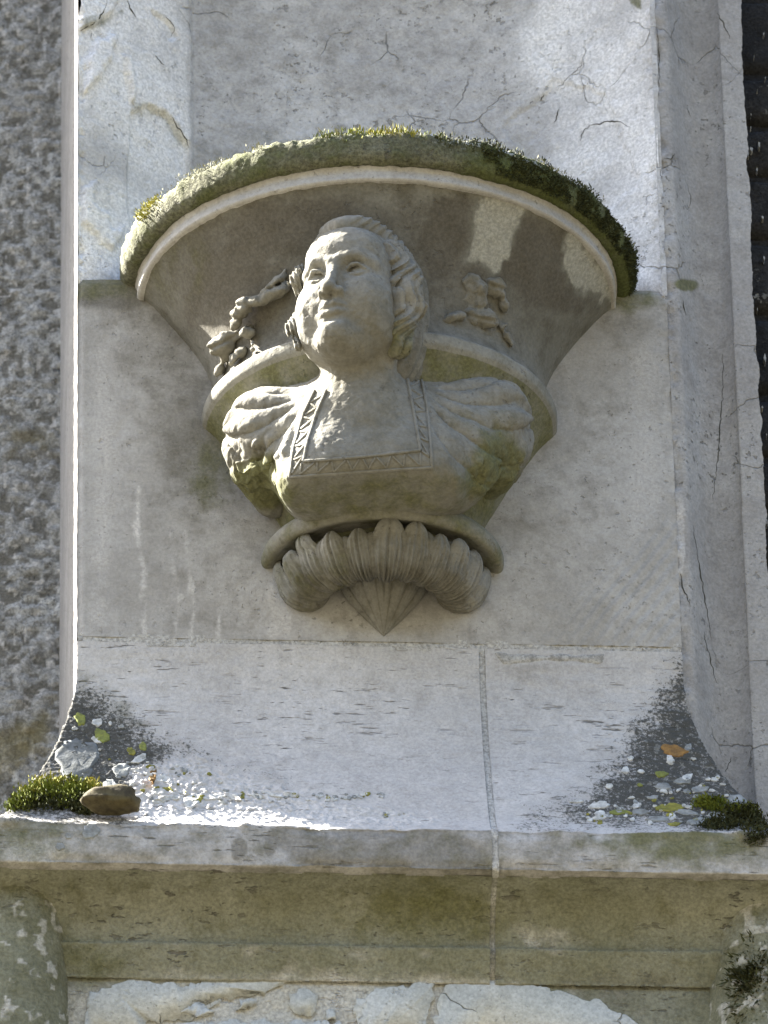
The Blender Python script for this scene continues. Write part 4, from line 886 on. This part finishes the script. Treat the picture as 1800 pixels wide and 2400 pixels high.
tufts('moss', M_dmoss, *sillpts([(1750, 1905, 60, 14), (1780, 1940, 40, 40), (1690, 1935, 40, 10)], 300, 5), 5000, .0050, .0022, 'dark moss crust over the right lip of the ledge', .005, .0, 10)
# dark moss bush low on the right shaft
c = at(1782, 2325, .050); r = np.random.default_rng(5); q = r.normal(0, 1, (500, 3)); q /= np.linalg.norm(q, axis=1)[:, None]; q[:, 1] = -np.abs(q[:, 1])
tufts('moss', M_dmoss, c+q*np.array([.042, .03, .10])*(r.uniform(.5, 1, (500, 1))), q, 14000, .012, .0025, 'shaggy dark moss hanging on the right shaft below the ledge', .006, -.2, 11)
# pebble
h = onsill(262, 1893); pc = at(262, 1880, .150)
u = np.linspace(0, 2*math.pi, 36, endpoint=False); vv_ = np.linspace(-math.pi/2, math.pi/2, 20); U, W = np.meshgrid(u, vv_)
S = np.stack([np.cos(W)*np.cos(U), np.cos(W)*np.sin(U), np.sin(W)], -1); S = np.sign(S)*np.abs(S)**.9*(1+.55*(fbm(S+3, 1.9, 3, 5)-.5)[..., None])
S[..., 2] = np.where(S[..., 2] < 0, S[..., 2]*.55, S[..., 2]); G = S*np.array([.044, .026, .025])*(1+.03*(fbm(S, 14, 2, 6)-.5)[..., None]); G[..., 2] += -.06*G[..., 0]
G = G + np.array(pc); o = mesh_obj('pebble', G-np.array(pc), grid_faces(20, 36, True), M_pebble); o.location = Vector(pc)
tag(o, 'smooth brown pebble lying on the left end of the lichened ledge', 'pebble')

# ------------------------------------------------------------------ hairline cracks
M_crack = simple('crack_dirt', (.055, .052, .035), (.03, .028, .02))
for o, lines in ((NICHE, [[(252, -5), (236, 40), (214, 60), (190, 72)], [(296, 0), (308, 22), (318, 42)], [(385, 35), (408, 62), (400, 88)], [(400, 272), (432, 318), (444, 345)], [(362, 130), (385, 152)], [(214, 72), (213, 90)], [(1300, 290), (1312, 252)], [(1380, 296), (1440, 284), (1478, 300)], [(1360, 330), (1365, 310), (1382, 294)], [(1340, 175), (1350, 165), (1362, 150)], [(1265, 235), (1275, 222)]]),
        (JAMB, [[(1692, 830), (1695, 900), (1690, 960), (1683, 1060), (1672, 1170)], [(1540, 60), (1546, 160), (1542, 240)], [(1680, 30), (1700, 65), (1712, 90)], [(1612, 255), (1620, 272)], [(1650, 1480), (1668, 1560), (1680, 1600)], [(1712, 1775), (1707, 1795), (1698, 1808)], [(1595, 1340), (1602, 1380), (1618, 1420)], [(1556, 370), (1575, 372), (1580, 360)], [(1625, 1230), (1640, 1330), (1655, 1420), (1668, 1500)], [(1600, 700), (1606, 740)]])):
    bv = bvh_of(o)
    for k, ln in enumerate(lines):
        L = resample(crspline(np.array(ln, float), 6), 3.0); n = len(L); t = np.linspace(0, 1, n)
        q3 = np.c_[L/9., np.full(n, k*3.7)]; L = L + np.stack([fbm(q3, 1, 3, 221)-.5, fbm(q3, 1, 3, 222)-.5], -1)*9
        T = np.gradient(L, axis=0); T /= np.linalg.norm(T, axis=1)[:, None]+1e-9; S = np.stack([-T[:, 1], T[:, 0]], -1)
        wd = .62*(.5+1.9*fbm(q3, .5, 2, 223)**1.5*1.6)*np.sin(np.clip(t, .03, .97)*math.pi)**.5
        V = []
        for p_, s_, w_ in zip(L, S, wd):
            for sg in (-1, 1):
                a = p_+s_*w_*sg; og, dd = ray(*a); h = bv.ray_cast(og, dd)
                V.append(tuple(h[0]-dd*.0006) if h[0] is not None else None)
        F = [(2*i, 2*i+1, 2*i+3, 2*i+2) for i in range(n-1) if all(V[q] is not None for q in (2*i, 2*i+1, 2*i+3, 2*i+2))]
        V = [v or (0, 1, 0) for v in V]
        if F: mesh_obj('crack', V, F, M_crack, pier)
